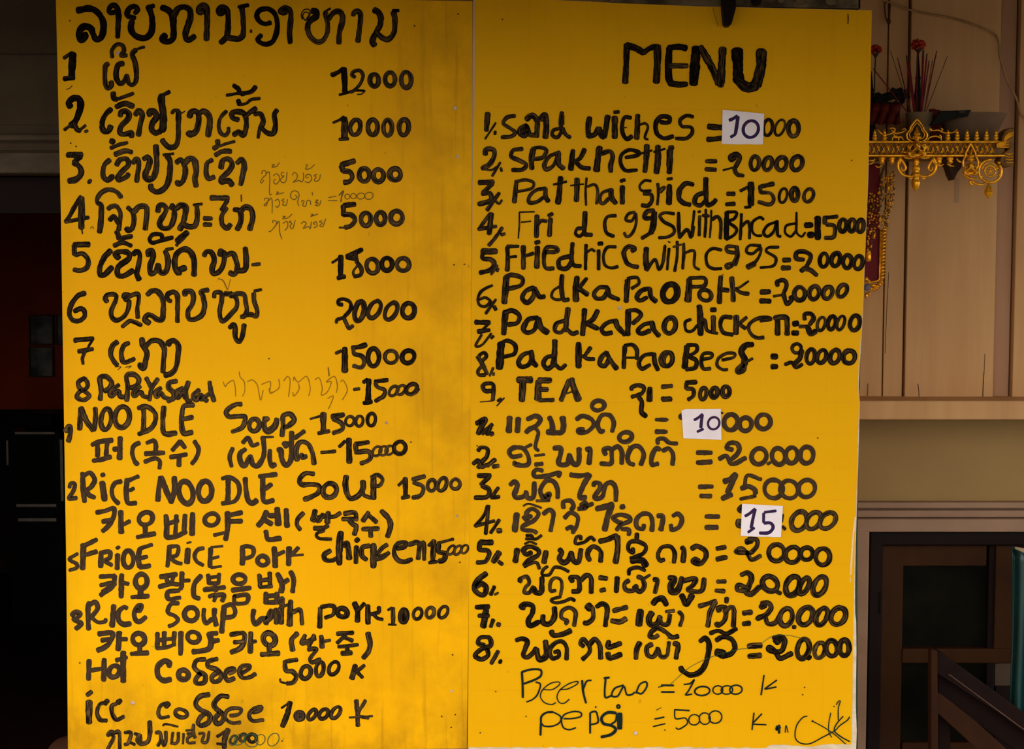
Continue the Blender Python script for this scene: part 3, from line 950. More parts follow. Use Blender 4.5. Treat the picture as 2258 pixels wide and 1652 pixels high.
34 .4 O 1970,1545,40,40,30
8 .8 O 2050,1560,45,55,30
8 .8 O 1960,1570,70,60,30
8 .8 O 2180,1560,50,70,35
10 .4 2275,1550 2280,1556
T 560 1286
56 1 255,170 290,160
50 .9 280,190 270,400
26 .9 250,250 340,215
50 .9 220,260 225,400
44 .9 110,390 175,340 175,270
54 .9 365,180 355,420
42 .9 390,290 460,270 480,410
48 .5 660,250 655,440
40 .4 670,240 750,225 800,240 790,310 740,335 710,345
50 .3 O 880,295,50,42,25
54 .3 1000,200 1030,270 1030,380
38 .3 1040,270 1100,205
50 .4 1135,225 1135,400
40 .3 1245,240 1240,290 1160,310
36 .3 1190,310 1230,350 1280,362
24 .4 1335,270 1370,245
40 .7 1385,250 1385,400
20 .3 1340,412 1415,415
60 .3 O 1490,330,28,58,5
34 .5 O 1630,305,40,55,20
36 .9 O 1755,295,38,52,15
32 .5 O 1885,290,40,62,30
50 .7 430,500 375,570 385,670
42 .6 510,520 480,600 610,550
42 .6 600,520 545,630
30 .6 490,580 580,570
50 .7 670,530 680,640
28 .6 700,580 760,570
40 .5 540,660 620,660 560,750 580,790 660,760
44 .4 830,505 985,495
42 .4 910,520 830,595
42 .4 900,540 980,575
34 .4 840,635 1035,615
46 .4 930,640 930,680
46 .4 875,700 970,695
50 .6 1135,500 1155,600 1140,680 1090,745
40 .6 320,780 430,765
44 .6 305,780 320,870 380,880 420,930 390,990 330,1000
20 .8 340,1000 270,985 260,955
44 .4 O 515,890,48,65,20
40 .4 O 655,858,38,72,10
36 .3 O 795,848,45,68,28
50 .6 1010,820 975,950
34 .4 1100,820 1010,890
40 .4 1030,890 1080,940
24 .4 275,1245 340,1200
52 .3 360,1190 330,1310 285,1425
60 .6 O 455,1325,32,30,0
38 .4 O 580,1310,32,58,35
38 .4 O 695,1305,38,55,40
34 .7 O 815,1290,36,66,35
44 .7 1020,1170 1030,1290 1035,1420
32 .7 1110,1170 1040,1310 1140,1345
20 .9 950,1340 1180,1325
G R title
T 1360 60
58 .3 100,175 95,350 85,550
58 .2 100,180 190,210 268,255
52 .2 268,255 330,210 400,190
66 .3 405,190 405,350 395,545
64 .1 525,210 515,350 515,480 540,565
56 .1 520,205 610,195 690,210
48 .7 530,385 700,385
56 .2 530,560 610,570 695,568
88 .1 790,210 780,350 765,560
66 .5 835,200 930,370 1020,560
70 .5 1055,215 1045,400 1035,580
100 .1 1200,230 1205,400 1215,540
90 .3 1215,540 1300,600 1390,580
100 .4 1440,240 1435,400 1390,570
G R item
56 .3 915,990 1050,1000
50 .3 905,1120 1050,1105
32 .3 O 1505,1000,45,80,8
24 .5 O 1625,1000,45,82,20
44 .7 O 1760,1010,52,78,0
40 .6 890,1335 990,1335
40 .5 885,1415 985,1420
44 .4 1180,1300 1140,1320 1135,1285 1190,1265 1225,1300 1200,1360 1170,1410
20 .3 1060,1425 1150,1400
40 .5 1170,1410 1200,1465 1260,1480
40 .6 O 1375,1355,42,68,5
40 .6 O 1505,1360,40,65,15
44 .6 O 1640,1360,50,66,15
44 .5 O 1795,1355,52,70,20
T 1030 230
48 .5 205,90 200,170 190,260
20 .6 285,185 180,345
26 .5 280,270 276,300
36 .6 475,115 400,130 360,190 430,240 480,280 440,320 345,330
52 .6 590,150 650,110 700,180 690,320
56 .5 730,150 775,110 790,200 780,330
50 .5 590,210 535,240 530,290 580,310 590,220 620,300 660,310
36 .4 945,80 930,170 940,240
32 .4 950,110 950,200
34 .4 930,240 860,260 850,310 900,330 940,270 950,240
40 .4 950,240 980,300 1025,330
52 .3 1220,135 1205,230 1210,320
50 .3 1210,320 1270,300 1310,240
54 .3 1310,240 1340,310 1370,300 1400,120
34 .3 1465,80 1510,75
56 .5 1470,130 1470,330
40 .2 1630,135 1570,130 1545,200 1550,290 1590,345 1640,320
14 .5 1550,235 1590,230
50 .4 1700,110 1690,340
24 .3 1710,210 1770,190 1800,230 1770,330 1800,350
42 .2 1930,180 2010,180 2010,130 1930,125 1880,190 1890,290 1960,340 2050,320
34 .3 2250,125 2180,115 2120,160 2140,220 2230,230 2240,290 2180,340 2080,340
46 .8 180,500 190,450 260,450 270,520 220,600 150,640
22 .5 150,645 240,655 300,620
24 .5 330,580 250,715
26 .7 335,635 345,665
40 .6 550,445 460,460 440,520 520,560 590,600 550,650 450,655
52 .5 660,450 640,540 645,640
36 .5 650,440 730,430 790,460 750,530 670,545
40 .7 920,480 820,520 770,600 790,650 860,610 900,520
50 .7 910,490 910,590 960,640
48 .3 1055,460 1040,560 1035,650
46 .3 1170,450 1130,530 1080,570
42 .3 1090,580 1140,630 1220,640
58 .3 1320,430 1300,550 1290,660
44 .5 1340,490 1420,470 1450,520 1430,600 1430,670
36 .2 1580,530 1690,510 1710,480 1620,455 1540,500 1530,590 1580,660 1690,655
50 .4 1790,410 1785,540 1770,670
22 .3 1730,490 1840,460
56 .5 1900,420 1900,560 1885,680
22 .3 1860,475 1970,445
44 .3 2015,435 2050,430
56 .4 2020,460 2015,680
48 .5 120,780 260,775
42 .5 250,790 160,880
44 .5 150,890 230,890 230,960 115,995
36 .6 320,885 250,980 200,1055
26 .6 280,960 320,990 345,955
44 .7 490,780 480,870 470,975
30 .5 480,770 580,755 660,780 640,840 500,870
36 .5 780,835 680,860 620,920 620,980 700,970 770,920
46 .6 780,840 780,920 810,965
52 .3 930,730 920,860 905,985
22 .3 860,800 990,770
50 .5 1095,745 1090,960
18 .2 1030,810 1160,795
22 .3 1190,735 1180,870 1185,1005
28 .7 1200,820 1270,800 1300,860 1290,990
34 .7 1440,850 1350,880 1320,950 1350,990 1410,940
48 .4 1430,850 1440,930 1480,985
34 .3 1530,765 1570,755
50 .5 1545,820 1545,985
26 .3 1830,765 1770,760 1720,810 1740,860 1830,860
38 .4 1760,890 1830,900 1840,960 1800,1010 1740,1005
28 .4 1900,790 1905,880 1895,1000
20 .5 1900,880 1940,830 1970,830 1930,880
30 .3 1995,745 2040,740
52 .3 2015,810 2010,990
46 .3 2250,800 2180,790 2120,850 2110,930 2150,980 2220,1000
36 .5 230,1090 170,1170 115,1250
36 .5 115,1245 290,1215
50 .5 240,1090 220,1290
34 .6 350,1230 280,1330 215,1405
34 .7 340,1300 375,1290
16 .3 520,1080 520,1200 510,1335
16 .4 520,1075 670,1070
16 .4 540,1175 635,1165
44 .4 695,1110 690,1320
32 .4 700,1200 740,1160 790,1165
34 .4 810,1110 850,1090
44 .6 830,1140 820,1310
44 .3 1175,1075 1170,1200 1170,1290 1240,1300
34 .3 1165,1235 1100,1240 1080,1290 1120,1315 1165,1280
34 .3 1480,1110 1400,1120 1370,1190 1390,1280 1460,1315
28 .4 1670,1075 1610,1090 1580,1150 1640,1160 1680,1090 1680,1200 1640,1290 1590,1320 1565,1280
42 .4 1860,1060 1790,1070 1770,1130 1840,1130 1860,1080
56 .3 1865,1080 1855,1200 1830,1280
34 .3 1830,1280 1740,1335
32 .3 2060,1090 1970,1080 1920,1110 1960,1170 2050,1220 2060,1280 2000,1320 1910,1330
30 .3 2105,1080 2110,1200 2115,1330
32 .3 2115,1330 2190,1250 2230,1320 2258,1220
T 1460 380
46 .3 435,60 435,200 450,320 500,310 535,275
42 .3 440,200 350,230 325,300 380,330 440,270
40 .5 650,215 720,215
44 .2 640,320 720,312
30 .3 780,185 850,150
60 .2 885,110 885,320
30 .2 825,350 880,345
40 .5 970,145 1110,115
36 .5 975,150 985,205
36 .7 985,200 1080,210 1110,270 1070,320 960,295
26 .3 O 1205,232,38,72,12
46 .5 O 1320,222,34,62,0
34 .6 O 1460,230,46,66,22
26 .2 165,400 160,530 170,650
26 .2 170,650 245,565 285,650 305,520 320,385
24 .2 360,395 380,390
28 .3 375,435 370,630
26 .2 435,370 435,500 425,645
30 .3 405,430 465,435
20 .3 490,380 485,520 475,650
32 .3 500,470 550,440 585,500 580,660
46 .1 645,400 640,550 640,660
30 .1 645,395 740,400 720,460 660,495 740,560 720,620 640,670
28 .1 790,415 785,550 778,670
28 .2 790,540 850,490 870,540 870,660
26 .1 1010,470 970,450 900,500 900,590 940,630 990,630
28 .1 1145,490 1050,530 1010,600 1050,640 1110,590 1145,490 1150,620 1180,640
22 .1 1338,400 1338,500 1340,600 1390,640 1425,600
24 .1 1330,510 1240,530 1225,600 1280,640 1330,590
56 .1 1430,528 1490,525
56 .1 1460,622 1500,622
56 .1 1550,450 1550,660
38 .3 1610,455 1745,440
40 .3 1620,460 1620,510
40 .6 1640,520 1715,540 1710,640 1625,655
40 .3 O 1800,530,36,62,5
40 .3 O 1890,530,34,62,5
40 .4 O 1975,535,32,62,5
20 .2 30,725 25,820 5,920
14 .2 60,690 80,700
26 .2 70,760 60,860 50,970
28 .3 150,690 150,830 125,985
20 .7 110,745 190,720
30 .3 215,710 215,830 205,960
26 .4 220,810 290,780 325,800 320,930 370,970
30 .2 590,775 500,760 440,820 450,920 510,960 590,960
34 .5 740,740 650,740 650,790 720,800
46 .5 740,740 750,830 720,920
30 .5 720,900 640,920 650,955 700,930
28 .3 980,730 870,730 840,790 900,810 980,750 970,830 910,920
50 .4 920,910 850,945
28 .2 1160,745 1060,750 1040,790 1130,850 1110,930 980,950
50 .4 1210,875 1270,872
46 .5 1195,955 1270,950
42 .3 1410,870 1340,860 1340,800 1410,790 1480,830 1450,920 1385,985
44 .5 1400,960 1470,970 1540,1025
36 .2 O 1610,875,40,68,5
44 .2 O 1730,870,42,66,15
40 .2 O 1845,890,42,66,5
38 .3 O 1955,900,42,66,12
44 .4 O 70,1205,70,92,15
60 .5 270,1070 265,1180 255,1280
36 .4 270,1055 420,1055 420,1130 300,1140
40 .4 O 430,1225,62,52,30
46 .4 585,1040 575,1150 570,1300
42 .4 600,1170 660,1175
46 .6 695,1050 710,1280
22 .4 860,1085 780,1140 730,1160
38 .4 730,1160 790,1200 860,1210
50 .5 985,1195 1070,1190
50 .3 980,1280 1075,1285
40 .3 1150,1130 1150,1090 1210,1075 1240,1120 1210,1210
24 .4 1110,1235 1200,1220
44 .3 1210,1220 1240,1310 1290,1270 1280,1240
44 .4 O 1370,1210,54,66,0
42 .5 O 1515,1200,48,66,15
42 .6 O 1650,1200,44,62,20
40 .6 O 1795,1180,42,66,28
G R item
T 1460 680
42 .5 O 80,170,54,82,15
30 .2 285,110 230,140 240,220 300,225 350,170
58 .3 370,-20 380,100 385,260
46 .2 490,15 530,15
32 .4 400,110 430,130 450,220 550,250
44 .7 510,80 510,230
40 .3 690,90 610,90 580,160 610,240 700,265
54 .5 740,80 735,250
34 .5 840,90 770,150
34 .5 770,160 830,200
34 .4 980,125 1080,110 1040,90 930,110 860,180 890,260 950,295 1010,290
48 .3 1150,80 1150,260
50 .5 1120,95 1230,90 1245,150 1245,260
52 .1 1310,155 1350,150
50 .2 1300,245 1350,245
40 .3 1420,110 1420,60 1480,55 1510,100 1470,160
36 .7 1370,180 1450,180
50 .3 1450,190 1480,250 1530,230
30 .6 O 1585,155,38,68,15
38 .2 O 1690,145,36,68,12
30 .3 O 1780,145,34,72,18
42 .3 O 1920,145,48,74,12
40 .5 O 60,510,44,70,10
56 .3 250,380 235,480 225,590
34 .2 250,365 340,370 340,430 250,480
40 .3 260,480 340,520 330,590 240,610
34 .3 400,510 490,490 490,450 410,455 390,530 410,600 480,600
30 .5 600,515 710,490 720,450 640,450 560,500 550,570 600,610 650,610
56 .2 900,360 830,370 790,430 820,500 820,560
44 .5 810,560 750,610 760,640 810,620 825,560
26 .6 830,540 900,500
54 .2 1095,480 1140,480
54 .2 1095,582 1140,582
32 .3 O 1340,400,46,46,20
46 .3 1390,420 1370,500 1310,560
34 .3 1225,560 1290,540 1330,590 1395,560
40 .3 O 1480,480,42,72,10
40 .3 O 1590,480,42,68,20
44 .4 O 1720,482,46,68,18
46 .4 O 1862,485,58,64,18
42 .2 240,740 340,735
38 .3 240,750 240,800
38 .4 245,800 310,810 310,870 260,910
40 .5 O 410,850,32,60,10
46 .3 O 520,840,32,48,10
44 .5 O 635,830,36,52,5
30 .7 0,775 100,770
44 .3 0,900 90,905
30 1 0,1110 55,1110
38 1 0,1235 45,1230
34 1 O 190,1080,14,16,0
20 .5 590,1040 605,1045
46 1 O 685,1135,66,78,10
44 1 O 830,1155,60,66,10
44 1 O 1010,1130,68,72,10
46 1 350,1438 490,1438
46 1 350,1538 490,1530
44 1 700,1410 640,1390 670,1345 740,1345 770,1400 740,1460 680,1510
44 1 570,1500 640,1470 680,1540 740,1540 830,1490
44 1 O 965,1475,72,80,25
30 1 1050,1550 1080,1535
44 1 O 1160,1475,64,82,-15
44 1 O 1290,1465,60,78,5
46 1 O 1440,1462,66,82,5
T 1030 530
56 .5 150,110 290,110
44 .4 160,110 155,180 230,190 270,230 240,290 130,325
28 .7 300,250 240,340
26 .7 310,280 300,310
42 .3 400,70 405,180 400,300
34 .4 400,60 510,60
26 .4 400,170 490,160
46 .5 560,60 560,280
34 .5 570,160 660,130
36 .3 680,25 720,15
52 .5 700,70 695,270
38 .5 780,120 900,110 880,70 800,70 770,130 765,230 790,280 860,280
40 .3 1050,30 1040,200 1070,250 1130,255
44 .3 1020,160 920,190 920,270 990,280 1040,220
30 .2 1185,45 1180,200 1180,290
24 .3 1190,120 1240,90 1270,110
40 .2 1310,35 1345,30
34 .2 1310,100 1310,290
30 .2 1480,65 1400,70 1360,140 1370,240 1430,275 1500,262
42 .4 1640,105 1670,90 1650,65 1590,70 1560,130 1590,220 1640,255 1700,265
52 .3 1785,80 1780,180 1790,290
30 .3 1790,300 1870,190 1910,290 1950,220 1970,60
60 .5 390,370 380,500 370,620
42 .4 380,370 450,345 550,380 530,450 400,485
44 .4 660,470 580,510 550,580 600,620 660,560 670,480 720,560 770,560
42 .3 945,350 940,470 960,590 1010,590
26 .4 920,460 860,500 840,560 880,590 930,590
56 .3 1095,370 1080,500 1085,600
36 .3 1190,380 1120,470
44 .4 1110,480 1200,540
40 .4 1400,470 1320,470 1265,530 1290,580 1360,570 1400,500
44 .3 1400,480 1420,550 1510,590
50 .3 1600,400 1590,500 1585,610
32 .3 1600,380 1690,370 1710,430 1640,480
42 .3 1820,480 1740,500 1690,560 1720,600 1790,570
44 .3 1820,480 1830,560 1880,610
52 .2 O 2025,525,72,88,15
28 .3 250,450 150,500 110,570 120,640 180,660 230,610 180,570 120,590
26 .4 285,590 185,730
40 .3 270,660 285,690
50 .2 85,815 220,820
26 .3 215,830 160,885
44 .3 110,910 220,895
24 .4 145,940 85,1050 150,1040 240,930
30 .4 240,975 262,955
56 .3 385,710 370,830 365,930
44 .3 380,720 450,700 520,750 500,820 410,840
46 .3 700,770 610,790 560,880 600,920 670,890 700,800
54 .3 710,780 730,860 800,920
52 .5 1005,680 990,800 980,900
38 .5 970,800 890,830 875,900 930,920 980,870
42 .5 1000,890 1050,930 1100,915
50 .4 1170,690 1150,940
44 .3 1300,700 1250,790 1180,830
46 .3 1190,830 1300,880
42 .3 1490,800 1400,820 1340,880 1370,930 1440,920
48 .3 1480,800 1500,860 1570,940
54 .2 1605,700 1600,940
40 .4 1610,700 1690,700 1730,750 1650,830
42 .3 1850,820 1760,840 1700,900 1740,930 1820,900
50 .3 1840,820 1860,890 1910,950
46 .4 O 2018,850,58,78,15
70 .2 340,1030 330,1150 320,1270
40 .2 340,1020 410,1000 480,1050 470,1130 370,1160
42 .3 650,1110 560,1140 510,1210 540,1260 610,1240 640,1180
50 .3 640,1120 650,1200 690,1250
54 .4 875,1000 870,1130 860,1250
42 .3 850,1150 790,1170 760,1230 800,1280 860,1240
36 .3 880,1240 930,1280 980,1240
58 .3 1110,1030 1110,1150 1110,1260
40 .4 1230,1070 1180,1140
36 .4 1150,1150 1200,1180 1265,1185
46 .5 1390,1120 1340,1160 1320,1230 1370,1250 1420,1180
44 .3 1390,1120 1430,1200 1490,1280
44 .3 1570,1060 1565,1150 1560,1270
40 .3 1570,1050 1640,1040 1690,1090 1690,1180
22 .4 1560,1170 1690,1170
38 .3 1850,1130 1760,1150 1710,1220 1740,1280 1820,1240
44 .3 1860,1130 1870,1220 1900,1290
40 .5 O 1985,1185,56,72,8
36 .3 120,1190 120,1150 170,1120 190,1160 150,1200
40 .6 105,1160 150,1230 200,1330
34 .5 150,1250 110,1300 120,1340 180,1340
24 .5 260,1270 225,1350
22 .5 265,1320 262,1345
40 .4 240,1500 180,1500 155,1450 200,1425 260,1440 260,1540 255,1590
12 .5 130,1610 250,1600
16 .7 370,1570 295,1650
30 .8 305,1600 340,1580
T 1030 830
60 .6 505,35 640,35
60 .7 555,50 545,240
60 .7 710,50 705,230
56 .7 715,40 830,40
46 .7 720,130 800,130
40 .8 720,240 860,235
46 .8 1020,40 970,150 935,240
60 .9 1040,30 1070,140 1110,235
18 .8 965,180 1040,155
38 .4 1640,135 1640,110 1700,90 1760,110 1740,170 1640,205
44 .3 1710,205 1740,260 1735,350 1780,400
56 .3 1820,120 1815,240
36 .7 1940,110 2040,95
46 .4 1950,230 2025,225
50 .4 95,470 180,430 140,510 110,570
40 .4 150,570 250,480
44 .4 200,580 230,500
50 .6 235,575 255,570
58 1 425,410 415,550
54 1 510,420 500,550
44 1 600,430 680,395 730,430 690,490 620,520 590,560
34 1 600,550 670,520 710,560 690,640 680,710 710,740
54 1 820,410 845,470 850,550
54 1 800,555 930,560 960,500 950,410
42 1 1090,430 1150,395 1240,430 1260,490 1200,550 1120,560 1110,530 1160,530
42 1 1360,540 1330,550 1300,480 1340,390 1420,390 1460,460 1445,550
42 1 O 1305,292,62,48,-10
36 1 1880,432 1985,432
44 1 1880,552 1970,552
44 1 O 1578,605,64,48,-15
40 .4 110,740 140,710 200,720 200,790 150,850 110,910
40 .5 60,870 110,840 140,900 200,880
40 .8 200,890 280,830
44 .9 260,900 310,890
42 1 540,790 450,800 420,750 470,710 560,720 610,800 610,870 550,890 470,870 480,860
30 1 560,720 640,680
26 1 675,790 770,780
40 1 680,880 750,870
48 1 865,715 930,720 930,780 910,850 930,880 1000,870 1020,780
50 1 1020,800 1060,870 1110,860 1115,720
50 1 1190,730 1225,730 1215,870
42 1 1380,780 1360,730 1430,720 1440,800 1430,870 1330,870
44 1 1440,730 1500,700 1540,750 1540,870
44 1 1660,880 1610,860 1600,790 1640,710 1710,700 1760,780 1730,880
44 1 1920,730 1880,720 1840,800 1840,880 1900,870
44 1 1950,740 2010,720 2050,780 2045,880
40 1 1900,670 1900,630 1960,620 2010,660 2090,670
G R item
46 .3 110,990 230,990
42 .3 220,1000 140,1080
46 .4 150,1090 220,1130 200,1200 80,1210
36 .5 310,1110 240,1210
36 .5 240,1210 320,1200
46 1 430,1080 470,1050 500,1090 470,1180 500,1210 570,1190 590,1150
46 1 590,1160 600,1210 660,1200 670,1060
44 1 770,1200 820,1170 800,1220 760,1220 730,1130 790,1040 860,1050 900,1120 900,1210
42 1 750,940 690,930 660,970 690,1000 800,990 920,960 910,1000
46 1 1030,980 1100,990 1210,980
50 1 1220,980 1160,1080 1120,1200 1180,1210
44 1 1260,1090 1270,1060 1320,1070 1320,1120 1270,1200 1300,1220 1350,1190 1380,1080 1440,1060 1480,1120 1480,1240
20 .9 560,1290 620,1270 740,1310
26 .9 690,1240 820,1240
44 1 960,1310 960,1250 1030,1240 1060,1290 1040,1330
40 1 1130,1280 1180,1260 1180,1310 1110,1320 1250,1270
34 .4 205,1290 170,1380 80,1495
34 .4 80,1490 270,1440
34 .4 215,1290 200,1430 185,1570
34 .5 320,1430 235,1560
50 .7 305,1540 335,1535
54 1 495,1370 475,1540
40 1 640,1390 600,1410 590,1360 650,1320 710,1370 660,1440 560,1490 560,1530 660,1540 690,1560
38 1 560,1400 600,1440 620,1380
42 1 760,1370 820,1330 860,1380 830,1540
40 1 970,1410 1030,1360 1100,1400 1090,1490 1050,1560
40 1 990,1520 1040,1500 1060,1560
56 1 1290,1320 1450,1280
56 1 1440,1290 1400,1400 1370,1530
56 1 1545,1290 1550,1310
42 1 1540,1460 1500,1450 1450,1410 1520,1380 1610,1400 1620,1440 1530,1480 1490,1530
40 1 1540,1520 1610,1530 1610,1580
42 1 1760,1480 1750,1520 1690,1500 1690,1420 1750,1370 1820,1380 1845,1450 1840,1540
48 1 1900,1390 1950,1400 1930,1530
42 1 2050,1390 2100,1370 2140,1420 2110,1500 2040,1530 2030,1480
G R item
T 1460 980
44 1 370,425 500,420
48 1 385,515 485,515
56 1 620,370 680,350 735,300
50 1 735,300 690,400 650,480
50 1 690,500 600,540
36 .9 985,350 850,310 820,420
44 1 790,440 860,420 920,450 930,490
34 .9 930,515 780,545
42 1 O 1110,445,92,90,40
40 1 O 1265,450,90,85,45
42 1 O 1440,440,80,88,30
42 1 435,720 565,720
46 1 435,828 550,828
50 .8 800,620 770,650 800,670
60 .8 770,760 765,800 810,810
26 .8 1200,700 1190,770
36 .8 1200,820 1225,845
48 .9 O 1365,765,72,98,25
44 .9 O 1510,760,62,92,35
44 .9 O 1650,760,64,92,45
42 .5 545,1040 630,1025
46 .4 545,1145 640,1125
60 .4 840,970 890,960
44 .5 860,945 940,950 945,1010 890,1080
42 .7 890,1080 790,1080 735,1070 790,1040 850,1090 890,1150 980,1110
44 .5 O 1140,1080,78,82,15
44 .4 O 1300,1100,70,80,30
42 .3 O 1440,1090,60,62,20
46 .4 O 1600,1120,70,82,5
46 .4 295,1040 350,1015 430,1060 432,1135 375,1192 305,1168 330,1140 365,1160
42 .9 550,1368 630,1365
42 .8 535,1458 620,1462
52 .5 790,1300 850,1280 890,1330 860,1420 840,1470 890,1490 970,1420
40 .6 850,1430 760,1400 750,1450 820,1460
50 .5 O 1075,1390,80,68,40
40 .3 1145,1470 1180,1485
54 .4 O 1300,1410,65,98,22
50 .4 O 1415,1410,40,85,25
50 .6 O 1570,1410,58,98,25
52 .4 70,1330 125,1340 90,1420 90,1470 150,1460 200,1340
46 .5 210,1360 330,1340 310,1400 260,1450 390,1460 420,1340
50 .3 200,1510 240,1590 300,1510
T 1030 1130
50 .4 250,300 130,300
44 .4 130,300 125,370 200,380 220,420 180,490 100,500
56 .5 320,400 260,490
34 .7 315,490 350,520
56 .4 500,370 480,490
28 .3 590,230 640,230 650,260 585,265
28 .3 640,262 690,265 740,230
24 .4 575,315 630,295 690,318
44 .3 640,400 590,420 560,370 630,340 710,380 700,430 610,480 570,530
34 .5 570,540 620,515 690,500 720,560
50 .4 785,390 765,500
32 .4 1130,270 1130,240 1090,250 1080,310 1160,300 1230,250 1270,280
50 .4 920,370 945,400 920,460 960,500 1010,470 1035,400
48 .4 1035,400 1060,480 1110,490 1135,370
44 .4 1220,480 1200,430 1210,380 1260,340 1330,390 1330,490
48 .3 1320,290 1400,270 1490,230
54 .6 1495,240 1500,350 1480,500
46 .3 1690,215 1690,255
40 .3 1650,360 1650,400 1605,370 1620,300 1700,290 1780,340 1750,410 1630,460
66 .2 1640,480 1740,480 1780,530
40 .4 1960,470 1920,480 1900,420 1940,350 2020,340 2065,400 2060,500
52 .4 2140,350 2160,380 2150,490
50 .4 190,610 110,670 70,750 110,810 170,820 190,750 140,710 90,740
40 .4 270,740 235,820
20 .5 275,820 310,800
36 .7 540,690 520,670 590,640 620,700 580,750 570,800 620,800 660,740
48 .3 660,750 690,800 740,790 745,650
30 .3 800,540 760,570 750,620 820,620 870,550 940,555 1010,590
32 .7 880,780 830,780 830,700 870,655 930,670 945,740 930,820
44 .4 1050,690 1030,650 1100,650 1120,720 1110,780 1050,790
46 .4 1130,680 1190,625 1235,660 1235,800
44 .8 1320,650 1390,660
44 .8 1330,780 1370,770
50 .2 1495,650 1485,790
36 .3 1610,620 1620,570 1700,550 1770,580
44 .6 1610,680 1570,710 1580,770 1650,780 1690,730
44 .5 1660,740 1720,790 1765,730 1740,660 1700,640
30 .6 1760,660 1820,625
44 .6 1860,670 1895,680 1870,800
44 .3 2010,650 2050,660 2020,730 2030,780 2100,760 2140,650
T 1030 1130
48 .3 90,945 215,940
56 .3 195,945 180,1030 160,1140
38 .3 115,1030 215,1030
40 .5 260,1070 235,1140
40 .3 300,1115 325,1120
48 .2 570,950 540,940 570,915 650,930 650,1000 610,1080 630,1130 720,1090
50 .3 755,1030 760,1100 820,1110 870,1040 870,950
32 .3 930,840 840,870 870,900 960,890 1030,860 1070,880
38 .7 980,1110 1000,1080 940,1050 950,980 1020,950 1080,1000 1065,1130
70 .4 1200,930 1230,960
44 .5 1250,950 1255,1050 1200,1100 1165,1100
46 .3 1290,940 1350,910 1395,960 1375,1130
46 .6 1460,985 1500,970 1590,945
50 .8 1440,1080 1520,1090 1580,1060
64 .3 1725,980 1710,1120
54 .3 1840,1000 1810,1060 1830,1120 1890,1110 1920,1040
42 .6 1915,1040 1940,1110 2000,1110 2020,1020
34 .8 1980,990 2060,980
38 .7 2110,990 2145,1040 2120,1130
54 .2 1850,910 1890,870 1950,860 1985,920
G R item
T 1030 1286
44 .3 170,620 110,600 130,545 220,545 235,620 140,660 80,720 140,760 210,720 200,660
40 .5 310,680 240,800
46 .2 325,780 335,785
44 .3 490,570 550,555 600,580 580,650 560,720 600,740 660,690 690,650
54 .4 690,660 720,760 790,720 780,580
50 .3 840,480 860,520 950,510 1030,475
40 .3 870,690 910,680 910,730 850,750 820,680 860,610 940,580 990,640 990,760
40 .4 1160,630 1130,600 1160,560 1220,640 1210,700 1150,760
48 .4 1215,620 1270,560 1320,620 1330,750
46 .4 1410,580 1410,640 1530,600
54 .4 1400,700 1420,750 1530,710
50 .5 1720,595 1690,660 1680,750
44 .5 1840,610 1790,640 1800,720 1860,730 1900,650
38 .6 1900,650 1930,730 1990,720 2010,590
44 .5 2060,600 2100,620 2080,750
44 .5 1900,520 1870,540 1820,530 1840,480 1900,450 1980,490 2040,540 2100,530
T 1460 1286
54 .3 195,120 240,210 300,120
52 .3 0,160 40,200
46 .8 370,230 535,180
50 .7 530,190 480,290 455,430
46 .4 570,280 560,250 610,240 640,270 620,370 560,420 540,400
46 .6 620,290 680,240 715,270 710,430
46 .6 645,150 640,190
48 .6 810,300 890,290
52 .4 810,405 870,400
64 .4 985,240 1020,215
44 .5 990,200 1060,200 1085,250 1040,310 960,340 950,360 1020,330 1050,400 1120,400 1170,330
48 .6 O 1235,340,62,88,15
40 .3 1305,435 1325,440
50 .5 O 1430,330,65,92,28
48 .5 O 1590,335,50,90,25
50 .5 O 1755,330,68,88,32
50 .2 380,580 430,550 465,600 460,700 430,810 370,890 280,915 200,870 185,840
40 .2 480,500 560,475 640,505 740,455
46 .2 540,570 600,540 690,560 725,640 690,700 630,730
80 .2 545,690 600,700 600,730
52 .8 860,630 985,620
52 .6 865,730 980,720
66 .2 1130,560 1160,590
50 .3 1110,545 1190,540 1220,590 1180,680 1070,670 1070,640 1130,690 1180,750 1290,700
50 .4 O 1405,655,58,98,12
50 .1 1460,740 1470,748
42 .8 O 1570,670,50,78,15
48 .4 O 1690,650,56,78,-5
50 .3 O 1815,645,48,78,0
G R pen
T 1460 1286
7 .5 50,560 120,520
5 .8 60,1030 180,920 290,830 480,740 740,665 860,650
5 .8 990,600 1100,530 1250,520 1390,550
20 .2 0,1018 118,1020
18 .2 0,1085 125,1085
16 .2 215,1010 280,1000 320,965 265,1070 235,1115 300,1105
18 .2 O 400,1075,75,45,-5
14 .2 485,1105 487,1107
14 .2 O 555,1065,50,42,-5
14 .2 O 645,1065,58,42,-5
16 .2 O 735,1062,62,45,-5
16 .2 1015,915 1000,1020 985,1118
16 .2 1145,965 1020,1055
16 .2 1020,1058 1140,1035
16 .2 120,1262 275,1270
14 .2 125,1265 135,1350 230,1345 250,1400 170,1455 135,1440
13 .2 O 320,1362,55,52,-20
13 .2 O 425,1350,55,58,-20
14 .2 O 530,1335,65,62,-20
15 .2 915,1290 895,1465
15 .2 995,1300 900,1400
14 .2 895,1405 1040,1412
26 .3 1150,1420 1140,1460 1180,1430
24 .3 1165,1410 1165,1500
10 .4 1225,1490 1235,1420 1255,1490
12 .2 1448,1325 1400,1340 1340,1420 1325,1530 1370,1590 1470,1600 1600,1535 1720,1470 1770,1420 1840,1370 1870,1330
24 .3 1490,1372 1505,1380
10 .3 1490,1372 1600,1430 1720,1510 1830,1605
10 .2 1680,1290 1660,1400 1660,1480 1690,1540
